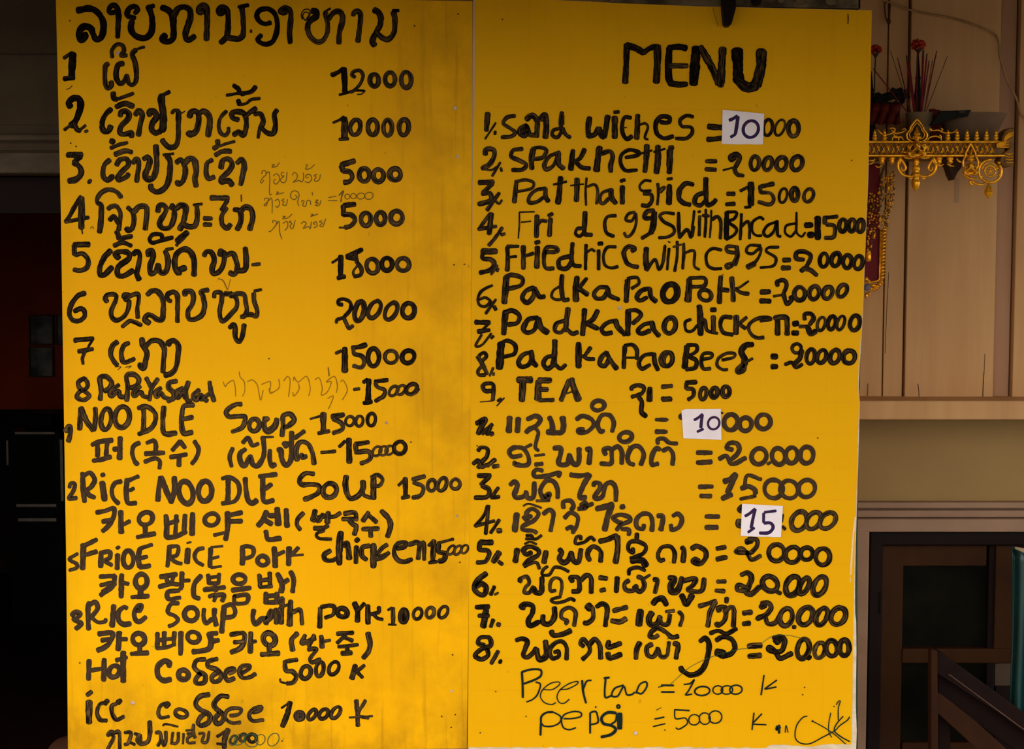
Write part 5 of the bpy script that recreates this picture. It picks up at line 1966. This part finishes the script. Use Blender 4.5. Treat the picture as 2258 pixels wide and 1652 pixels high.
# openwork scrolls above
for pts, r in (([(330,390),(385,450),(450,460),(520,440),(560,395),(530,372),(480,382)],15),([(510,395),(560,440),(640,432),(700,405),(690,382),(650,395)],14),
    ([(540,450),(570,500),(640,490),(670,530),(700,545)],14),([(600,545),(610,500),(570,480),(530,500),(520,540)],12),
    ([(1375,385),(1340,425),(1250,440),(1180,425),(1130,400),(1060,405),(1000,385)],14),([(1160,372),(1185,392),(1165,410)],10),
    ([(985,545),(1010,500),(1090,480),(1150,500),(1180,545)],14),([(1140,460),(1165,480),(1165,530)],12),([(1010,380),(1040,390),(1030,420)],10)):
    add('scroll', curl(pts, r, YA+.006))
def arch(cx, top, bot, hw, r, y):
    h = bot-top; L = [(cx,top),(cx-.33*hw*1.0,top+.17*h),(cx-.62*hw,top+.36*h),(cx-.66*hw,top+.46*h),(cx-.98*hw,top+.66*h),(cx-.9*hw,top+.88*h),(cx-.55*hw,top+h)]
    R = [(2*cx-a, b) for a, b in L]
    q = MB(); q.tube([A(a, b, y) for a, b in sm(L)], r*s_, 7); q.tube([A(a, b, y) for a, b in sm(R)], r*s_, 7); return q
add('arched_halo', arch(848,255,548,135,15,YA-.008)); add('arched_halo', arch(848,300,520,100,8,YA-.006))
def figure(cx, top, sc, y, bot):
    "small carved kneeling figure with a pointed crown and pressed palms, one piece"
    q = MB(); g = lambda a, b, d=0: A(cx+a*sc, top+b*sc, y-d)
    q.lathe([(r*s_*sc, z*s_*sc) for r, z in ((34,0),(36,12),(26,22),(24,36),(14,44),(12,62),(4,78),(1,92))], A(cx, top+88*sc, y), 10)
    q.ball(g(0,112), 34*s_*sc, 30*s_*sc, 40*s_*sc)
    q.ball(g(0,118,.006), 7*s_*sc, 9*s_*sc, 14*s_*sc); q.ball(g(-14,106,.005), 6*s_*sc); q.ball(g(14,106,.005), 6*s_*sc); q.ball(g(0,136,.0045), 11*s_*sc, 5*s_*sc, 5*s_*sc)
    for e in (-1, 1): q.ball(g(36*e,114), 7*s_*sc, 7*s_*sc, 20*s_*sc)
    q.tube([g(0,140), g(0,165), g(0,200), g(0,240)], [15*s_*sc, 30*s_*sc, 40*s_*sc, 32*s_*sc], 9)
    for e in (-1, 1):
        q.tube([g(38*e,172), g(72*e,210), g(66*e,250), g(30*e,238,.008), g(5*e,205,.012)], [14*s_*sc, 15*s_*sc, 13*s_*sc, 10*s_*sc, 8*s_*sc], 7)
        q.tube([g(20*e,250), g(85*e,272,.006), g(60*e,298,.006), g(10*e,300)], [22*s_*sc, 24*s_*sc, 18*s_*sc, 14*s_*sc], 8)
    q.ball(g(0,185,.013), 9*s_*sc, 8*s_*sc, 24*s_*sc); q.ball(g(0,285), 70*s_*sc, 22*s_*sc, 24*s_*sc)
    return q
add('carved_figure', figure(848, 345, 1.35, YA-.014, 0))
add('halo_back', MB().poly([A(a, b, YA-.004) for a, b in ((848,280),(790,360),(745,450),(760,530),(936,530),(952,450),(905,360))], .006), M_DKBROWN, False)
add('carved_figure', figure(1558, 668, 1.05, YA-.012, 0)); add('arched_halo', arch(1555,575,930,100,16,YA-.008))
# wings and flourishes round the figures
for e in (-1, 1):
    g = lambda a, b: (848+e*a, b)
    add('scroll', curl([g(60,600),g(105,590),g(115,640),g(80,690)], 14, YA-.008)); add('scroll', curl([g(40,720),g(120,690),g(180,700)], 15, YA-.01))
    add('scroll', curl([g(10,745),g(90,770),g(170,760)], 14, YA-.008))
    add('scroll', curl([g(215,760),g(250,830),g(240,920),g(180,990),g(90,1010),g(40,1000)], 24, YA)); add('scroll', curl([g(215,775),g(165,850),g(150,910),g(190,930),g(210,880)], 20, YA))
    add('scroll', curl([g(225,770),g(215,800),g(230,850)], 16, YA)); add('scroll', curl([g(60,1030),g(90,1040),g(100,1010)], 14, YA))
pr = ((40,0),(45,-60),(34,-75),(50,-110),(60,-150),(42,-170),(66,-215),(75,-240),(40,-262),(52,-300),(64,-335),(52,-390),(30,-430),(2,-452))
m = MB(); m.lathe([(a*s_, b*s_) for a, b in pr], A(838,775,YA+.01), 12); add('lotus_pendant', m)
for X in (385,520,1140,1285):
    m = MB(); m.lathe([(a*s_, b*s_) for a, b in ((44,0),(50,-30),(34,-48),(44,-66),(30,-92),(3,-110))], A(X,752,YA+.01), 10); add('leaf_drop', m)
for pts, r in (([(1100,840),(1150,870),(1200,850)],12),([(1245,840),(1290,870),(1340,875)],12),([(1370,770),(1400,810),(1450,825)],15),([(300,870),(340,890),(385,860)],12),([(215,800),(270,800),(300,780)],14),([(210,850),(250,840),(290,810)],12),
    ([(1460,960),(1490,1010),(1560,1040),(1640,1045)],20),([(1540,1060),(1560,1110),(1590,1130)],18),([(1560,1070),(1640,1110),(1720,1115),(1760,1080)],18),([(1510,900),(1550,960),(1620,950),(1625,1000)],26)):
    add('scroll', curl(pts, r, YA-.004))
add('shelf_bracket', MB().poly([A(a, b, YA+.03) for a, b in ((1180,755),(1470,755),(1430,900),(1380,960),(1338,1055),(1305,990),(1270,880))], .05), M_DKBROWN, False)
# wheel pendant
def ring(cx, cy, r, a0, a1, w, y):
    return MB().tube([A(cx+r*math.cos(math.radians(t)), cy+r*math.sin(math.radians(t)), y) for t in range(a0, a1+1, 12)], w*s_, 7)
wy = YA-.002
add('wheel_ring', ring(1812,940,150,-35,300-12,19,wy)); add('wheel_ring', ring(1812,940,72,0,360,13,wy)); add('wheel_ring', ring(1812,940,110,190,350,10,wy))
for k in range(5):
    a = math.radians(72*k-90); add('wheel_spoke', MB().tube([A(1812,940,wy), A(1812+60*math.cos(a),940+60*math.sin(a),wy)], [14*s_, 8*s_], 6))
add('wheel_hub', MB().ball(A(1812,940,wy-.003), 24*s_, 14*s_, 24*s_))
for X, Y in ((1695,840),(1930,830),(1940,990),(1860,1085),(1690,1010),(1905,900)): add('bud', MB().ball(A(X,Y,wy), 26*s_, 18*s_, 20*s_))
m = MB(); m.lathe([(a*s_, b*s_) for a, b in ((16,0),(22,-25),(12,-45),(40,-90),(68,-165),(60,-185),(28,-225),(3,-248))], A(1795,1065,wy), 6); add('drop_pendant', m, None, False)
# carved leaf at the corner
m = MB(); m.poly([A(a, b, YA-.004) for a, b in ((1960,560),(1975,480),(2010,410),(2070,370),(2130,365),(2128,600),(2125,830),(2110,880),(2060,885),(1975,870),(1940,800),(1990,700),(2060,640),(1965,600))], .05)
add('corner_leaf', m, M_GOLDD, False, .003)
for i in range(9):
    add('leaf_rib', curl([(1985+i*4, 560-i*18 if i < 5 else 700+(i-5)*40),(2050+i*3, 500-i*16 if i < 5 else 720+(i-5)*36),(2120, 470-i*12 if i < 5 else 700+(i-5)*40)], 9, YA-.007))
for i in range(5): add('leaf_rib', curl([(1895,585+i*10),(1980,555+i*18),(2060,545+i*22)], 11, YA-.010))
# red panel under the shelf with its rope border and filigree
YR = .44
B = lambda X, Y, y=YR: P(1860+X/5.67, 400+Y/5.67, y)
add('red_panel', MB().poly([B(-60,-220),(B(455,-220)),B(445,1245),B(-60,1245)], .03), M_REDP, False)
add('inner_border', MB().tube([B(462,600,YR-.006), B(450,1220,YR-.006), B(425,1245,YR-.006), B(330,1262,YR-.006), B(200,1270,YR-.006)], .0024, 8))
k = 0
for i in range(15):
    y = 600+i*43; x = 512-i*2.2
    add('rope_strand', MB().tube([B(x-32,y+22,YR-.004), B(x,y,YR-.010), B(x+30,y-6,YR-.004)], [.0022,.0040,.0022], 7))
for i, (x, y) in enumerate(((470,1255),(450,1285),(425,1310),(400,1335),(375,1350))):
    add('rope_strand', MB().tube([B(x-26,y-20,YR-.004), B(x,y,YR-.010), B(x+24,y+18,YR-.004)], [.0022,.0042,.0022], 7))
for x, y, a, b in ((285,1225,30,36),(310,1245,28,24),(370,1300,40,24),(395,1320,30,20),(285,1430,26,40),(320,1400,26,22),(345,1345,24,22)):
    add('petal', MB().ball(B(x,y,YR-.012), a*.00018, .005, b*.00018))
add('glass_stone', MB().ball(B(295,1325,YR-.018), .0095, .006, .0085), plain('dull_grey_stone', (.20,.18,.20), (.08,.07,.09), (80,80,80), rough=.2))
add('pale_border', curl([(430,870),(385,980),(370,1120),(395,1260)], 22, YR-.002), M_GOLDD)
fr = random.Random(21)
def filigree(path, wdt, n, y):
    for i in range(n):
        t = i/(n-1)*(len(path)-1); a = path[min(int(t), len(path)-2)]; b = path[min(int(t), len(path)-2)+1]; u = t-min(int(t), len(path)-2)
        x, z = a[0]+(b[0]-a[0])*u, a[1]+(b[1]-a[1])*u
        for e in (-1, 0, 1):
            jx, jz = x+e*wdt*.5+fr.uniform(-6,6), z+fr.uniform(-14,14); an = fr.uniform(.6,2.4)
            pts = [(jx+math.cos(an)*(-16), jz-math.sin(an)*16), (jx+fr.uniform(-8,8), jz), (jx+math.cos(an)*14, jz+math.sin(an)*14)]
            add('filigree_leaf', MB().tube([B(px_, pz_, y-.004*(1-abs(e))) for px_, pz_ in pts], [.0010,.0026,.0012], 6), M_GOLD if fr.random() < .6 else M_GOLDD)
filigree([(600,-110),(590,0),(600,100),(590,230),(560,340),(520,430),(515,560)], 62, 30, YR-.03)
filigree([(540,-60),(500,60),(470,200),(420,330),(380,460),(340,600),(310,720),(300,850)], 80, 34, YR-.02)
filigree([(360,160),(350,260),(330,340),(320,440)], 60, 12, YR-.012)
for X, Y, h in ((455,465,40),(560,80,48),(385,680,38),(440,560,18),(590,-50,16)): add('gilt_bar', MB().tube([B(X+6,Y-h,YR-.042), B(X-6,Y+h,YR-.042)], [.0022,.0028], 8))
m = MB(); m.lathe([(.001,0),(.006,.001),(.007,.008),(.007,.020),(.005,.024),(.006,.028)], B(310,1005,YR-.02), 12); add('gilt_cup', m)

# ------------------------------------------------------------------ offerings on the shelf
T5 = lambda X, Y, y: P(1840+X/5.4, Y/5.4, y)
YO = .37; top = A(0,540).z
def rest(c): return Vector((c.x, c.y, top))
c = T5(1010,1440,YO); cup = thing('incense_cup', (c.x, YO, top), 'pale tapered cup holding red incense sticks on the gilded shelf', 'cup')
hz = T5(1010,1345,YO).z-top
MB().lathe([(.020,0),(.024,.002),(.027,hz*.5),(.0325,hz-.002),(.034,hz),(.0315,hz),(.029,hz-.006)], (c.x, YO, top), 24).build('cup_body', plain('grey_glazed_cup', (.19,.125,.065), (.14,.09,.05), (16,16,16), rough=.7, spec=.03), cup, smooth=True)
MB().lathe([(.001,hz-.008),(.0292,hz-.007),(.001,hz-.0065)], (c.x, YO, top), 16).build('ash', plain('incense_ash', (.14,.08,.06), (.1,.05,.04), (90,90,90)), cup)
M_INC = plain('crimson_incense', (.17,.006,.012), (.10,.006,.008), (40,40,40)); M_INC2 = plain('brown_incense', (.13,.06,.02), (.08,.035,.015), (40,40,40)); M_TIP = plain('burnt_tip', (.03,.02,.015))
for i, (a, b, d, e, w, brown, lab) in enumerate(((462,815,800,1340,1.6,0,'red incense stick leaning far left behind the board edge'),(668,610,835,1340,1.1,1,'thin brown incense stick, second from left'),(752,690,862,1340,1.5,0,'short dark red incense stick leaning left'),
        (858,660,880,1340,2.4,0,'red incense stick standing upright left of the dark leaf cone'),(885,690,930,1340,2.0,0,'red incense stick just left of the dark leaf cone'),(985,655,945,1340,1.7,0,'red incense stick in front of the dark leaf cone'),
        (1058,600,1030,1340,3.2,0,'thick red incense stick reaching up to the tall red flower'),(1102,640,1050,1340,2.2,0,'red incense stick with dark tip right of the tall flower'),(1128,722,1068,1340,1.8,0,'shorter red incense stick in the middle right of the cup'),
        (1168,715,1085,1340,1.3,1,'thin brown incense stick between two red ones'),(1218,605,1100,1340,1.9,0,'long red incense stick with a pale burnt tip'),(1345,672,1130,1340,1.2,1,'thin brown incense stick leaning furthest right'))):
    yb = YO+((i % 3)-1)*.008; p0 = T5(d, e, yb); p0.z = top+hz-.012; p0.x = c.x+(d-1010)*.00010; p1 = T5(a, b, yb+.004)
    r = thing('incense_stick', p0, lab, 'incense stick', 'incense sticks in the cup')
    q = p0.lerp(p1, .93)
    MB().tube([p0, q], w*.00085, 7).build('stick', M_INC2 if brown else M_INC, r); MB().tube([q, p1], w*.0007, 6).build('tip', M_TIP if i != 10 else M_INC, r)
def flower(X, Y, R, y, lab, stem):
    ctr = T5(X, Y, y); r = thing('red_flower', T5(*stem[-1], y), lab, 'flower', 'red flowers on the shelf'); g = R/5.4*.0011
    mf = plain('scarlet_petals', (.42,.035,.012), (.26,.012,.010), (60,60,60), rough=.7); fr2 = random.Random(X)
    for k in range(46):
        v = Vector((fr2.gauss(0,1), fr2.gauss(0,1), fr2.gauss(0,1)*.8+.3)).normalized(); p = ctr+Vector((v.x*g*.85, v.y*g*.7, v.z*g*.68))
        MB().tube([ctr+(p-ctr)*.35, p, p+Vector((v.x,v.y,v.z))*g*.16], [g*.08, g*.20, g*.06], 6).build('petal', mf, r, smooth=True)
    MB().tube([T5(a, b, y) for a, b in stem], .0016, 6).build('stem', plain('dark_green_stem', (.03,.035,.012)), r)
    MB().lathe([(.001,-.012),(.004,-.006),(g*.5,0),(g*.55,.004)], ctr-Vector((0,0,g*.6)), 10).build('calyx', plain('calyx_green', (.035,.03,.012)), r)
flower(1000,535,92,YO+.02,'red pompom flower on a tall stem behind the incense sticks', [(990,600),(985,900),(985,1345)])
flower(490,595,78,YO+.02,'red pompom flower half hidden by the right board edge', [(490,660),(480,900),(470,1330)])
M_LEAF = plain('dried_dark_leaf', (.010,.009,.007), (.006,.005,.004), (20,20,20), rough=.7)
def cone(X, Yt, Yb, hw, y, lab):
    a = T5(X, Yt, y); b = T5(X, Yb, y); r = thing('leaf_cone', (b.x, y, top), lab, 'leaf cone', 'dark leaf cones on the shelf'); h = a.z-top
    MB().lathe([(hw*.9, 0),(hw, h*.1),(hw*.72, h*.45),(hw*.36, h*.8),(.001, h)], (b.x, y, top), 12).build('rolled_leaf', M_LEAF, r)
    for k in range(4): z = h*(.12+.2*k); MB().lathe([(hw*(1.0-.2*k)+.001, z),(hw*(.98-.2*k)+.002, z+.004),(hw*(.94-.2*k)+.001, z+.010)], (b.x, y, top), 12).build('leaf_edge', M_LEAF, r)
cone(988,650,1340,.0135,YO+.045,'tall black leaf cone behind the incense sticks'); cone(430,850,1340,.014,YO+.03,'dark leaf cone mostly hidden behind the right menu board')
r = thing('dried_leaf_bundle', rest(T5(650,1300,YO+.03)), 'dark heap of dried leaves left of the incense cup', 'leaves')
fr3 = random.Random(4)
for k in range(26):
    X = fr3.uniform(440,830); hmax = 1050 if X > 670 else 1130; p = T5(X, fr3.uniform(hmax+10,1260), YO+.03+fr3.uniform(-.015,.02)); l = fr3.uniform(.010,.024); an = fr3.uniform(0,3.14)
    d = Vector((math.cos(an)*l, fr3.uniform(-.006,.006), abs(math.sin(an))*l*.35)); MB().tube([p-d, p, p+d], [.002,.011,.0015], 6, flat=.45).build('leaf', M_LEAF, r)
r = thing('red_cloth_flowers', rest(T5(600,1400,YO-.01)), 'dark red crumpled cloth beside the incense cup on the shelf', 'cloth')
mr = plain('deep_red_cloth', (.10,.010,.004), (.06,.006,.004), (18,18,18), rough=.8)
m = MB(); nx, nz = 18, 8
for i in range(nx+1):
    for j in range(nz+1):
        X = 420+i/nx*360; Y = 1240+j/nz*240+10*math.sin(i*1.3); q = T5(X, Y, YO-.02+.010*math.sin(i*1.1+j*.6)+.006*math.cos(j*1.7)); q.z = max(q.z, top+.001); m.v.append(q)
m.f = [(i*(nz+1)+j, (i+1)*(nz+1)+j, (i+1)*(nz+1)+j+1, i*(nz+1)+j+1) for i in range(nx) for j in range(nz)]
o = m.build('cloth', mr, r, smooth=True); md = o.modifiers.new('thick', 'SOLIDIFY'); md.thickness = .004
m = MB()
for k in range(9):
    q = T5(1150+k*14, 1300+12*math.sin(k*2)+k*3, YO+.03); m.tube([Vector((q.x, q.y, top+.002)), q], [.008,.005], 6)
m.build('cloth_fold', mr, r)
# leaf tray and plate behind the cup
r = thing('leaf_tray', rest(T5(1380,1440,YO-.05)), 'black boat-shaped leaf tray with pointed tip right of the cup', 'tray')
pts = [(1130,1500),(1190,1420),(1260,1318),(1400,1318),(1640,1306),(1610,1345),(1600,1385),(1500,1400),(1380,1430),(1250,1470)]
MB().poly([T5(a, b, YO-.05) for a, b in pts], .015).build('tray_body', M_LEAF, r, bevel=.003)
MB().tube([T5(1480,1335,YO-.052), T5(1560,1330,YO-.052)], .0035, 6).build('leaf_fold', plain('grey_leaf', (.05,.035,.03)), r)
r = thing('metal_plate', rest(T5(1620,1480,YO+.02)), 'pale grey shallow plate at the right end of the shelf', 'plate')
mp = plain('dull_pale_plate', (.20,.125,.075), (.15,.09,.055), (14,14,14), rough=.75, spec=.03)
cc = T5(1640,1480,YO+.03); z1 = T5(1640,1362,YO+.03).z-top
m = MB(); m.lathe([(.03,.0),(.05,.003),(.084,z1),(.086,z1+.001),(.083,z1+.001),(.05,.006),(.03,.004)], (0,0,0), 32)
o = proto(m, 'plate_dish', mp, r, (cc.x-r.location.x, .012, 0)); o.scale = (1.0,.72,1.0)

# ------------------------------------------------------------------ cable, wire loop, fascia and pegs
M_CABLE = plain('dusty_cable', (.40,.23,.10), (.26,.14,.06), (30,30,30))
q = catmull([(1925,-12),(1960,5),(2000,20),(2040,30),(2075,36),(2120,46),(2160,60),(2186,72),(2196,78)], 6)
m = MB().tube([P(a, b, YW-.018) for a, b in q], .0024, 7); q = catmull([(2196,78),(2202,92),(2206,130),(2222,180),(2240,215),(2250,250),(2262,262),(2290,300)], 6)
m.tube([P(a, b, YW-.018-.006*min(1, i/9)) for i, (a, b) in enumerate(q)], .0027, 7)
tag(m.build('wall_cable', M_CABLE, None, smooth=True), 'thin painted cable running diagonally over the upper plank wall', 'cable')
m = MB().tube([T5(a, b, YW-.012) for a, b in catmull([(598,40),(600,120),(610,200),(630,250),(645,262),(655,230),(660,130),(662,40),(630,20),(598,40)], 14)], .0016, 6)
m.ball(T5(648,258,YW-.014), .005, .004, .008); m.tube([T5(655,50,YW-.014), T5(650,240,YW-.014)], .0028, 6)
tag(m.build('wire_loop', M_HOLE, None, smooth=True), 'small dark wire loop hanging on the planks near the frame top', 'wire')
M_FAS = plain('weathered_grey_beam', (.16,.115,.060), (.05,.032,.02), (16,16,30), rough=.85, detail=8, lo=.4, hi=.62)
tp = -230
o = MB().poly([P(1338,tp,.0), P(1893,tp,.0), P(1893,18.5,.0), P(1534,13,.0), P(1345,6.5,.0)], .030).build('weathered_fascia', M_FAS, None)
tag(o, 'weathered grey wooden board above the right menu board', 'beam')
o = MB().poly([P(1890,tp,.004), P(1898,tp,.004), P(1897,18,.004), P(1894,20,.004)], .03).build('beam_end_strip', M_DARKWOOD, None); tag(o, 'narrow dark strip at the right end of weathered beam', 'wood strip')
def peg(pts, Y, d, lab):
    o = MB().poly([P(a, b, Y) for a, b in pts], d).build('wooden_peg', M_DARKWOOD, None, bevel=.003); tag(o, lab, 'peg')
peg([(1589,tp),(1625,tp),(1623,18),(1613.5,53),(1609,56.5),(1601,56),(1597,51),(1594,18)], -.036, .035, 'large dark tapered wooden peg hanging over the top of MENU board')
peg([(1655,tp),(1683,tp),(1680,4),(1676,11.5),(1664,11.5),(1659,5)], -.022, .021, 'small dark wooden peg on the beam, right of the large peg')
for x, w, y in ((1722,10,8),(1764,13,9),(1832,16,12)): 
    o = MB().poly([P(x-w,tp,-.006), P(x+w,tp,-.006), P(x+w*.7,y-5,-.006), P(x,y,-.006), P(x-w*.7,y-6,-.006)], .006).build('carved_tooth', M_FAS, None, bevel=.002)
    tag(o, {1722:'narrow carved tooth on weathered beam nearest the small peg',1764:'middle carved tooth on the weathered beam',1832:'wide carved tooth on weathered beam nearest its right end'}[x], 'carving')
# ------------------------------------------------------------------ dark folded table and teal cloth at the lower right
YT = .30; o = P(2100,1652,YT); tb = thing('folding_table', (o.x, YT, .002), 'dark red-brown wooden table folded on its side by the window', 'table')
def tp_(nm, pts, Y, d, mat): return MB().poly([P(a, b, Y) for a, b in pts], d).build(nm, mat, tb, bevel=.002)
tp_('post', [(2053,1433),(2067,1436),(2070,1700),(2053,1700)], YT, .03, M_RAIL2)
tp_('table_edge', [(2056,1430),(2076,1440),(2300,1603),(2300,1645),(2200,1572),(2073,1490),(2056,1478)], YT+.032, .03, M_RAIL)
tp_('table_top', [(2070,1488),(2200,1571),(2320,1660),(2320,1720),(2230,1650),(2070,1535)], YT+.07, .02, M_RAIL)
tp_('edge_line', [(2090,1487),(2094,1487),(2280,1624),(2280,1627)], YT+.029, .002, plain('pale_worn_edge', (.12,.06,.04)))
tp_('brace', [(2062,1528),(2076,1532),(2150,1590),(2250,1680),(2180,1680),(2130,1630),(2066,1572)], YT+.02, .03, M_RAIL2)
tp_('leg', [(2070,1560),(2096,1590),(2096,1700),(2070,1700)], YT+.06, .03, M_RAIL)
m = MB(); nx, nz = 30, 14; Yc = .42
for j in range(nz+1):
    for i in range(nx+1):
        t = i/nx; u = j/nz; x = 2231-u*3+t*95+2*math.sin(u*5); y = 1204+u*(400+t*60)+(6*math.sin(t*9) if u < .1 else 0)
        m.v.append(P(x, y, Yc+.012*math.sin(t*22+u*1.2)+.01*math.sin(t*9+2)))
m.f = [(j*(nx+1)+i, j*(nx+1)+i+1, (j+1)*(nx+1)+i+1, (j+1)*(nx+1)+i) for j in range(nz) for i in range(nx)]
r = thing('hanging_cloth', P(2270,1600,Yc), 'teal green cloth hanging at the lower right picture edge', 'cloth')
o = m.build('cloth', plain('teal_cloth', (.004,.045,.042), (.002,.02,.02), (9,9,4), rough=.35, spec=.5), r, smooth=True); md = o.modifiers.new('thick', 'SOLIDIFY'); md.thickness = .003
MB().tube([P(2238,1208,Yc-.02), P(2262,1216,Yc-.02), P(2330,1222,Yc-.02)], [.003,.007,.008], 8).build('hanger', plain('cream_plastic', (.40,.30,.17)), r, smooth=True)
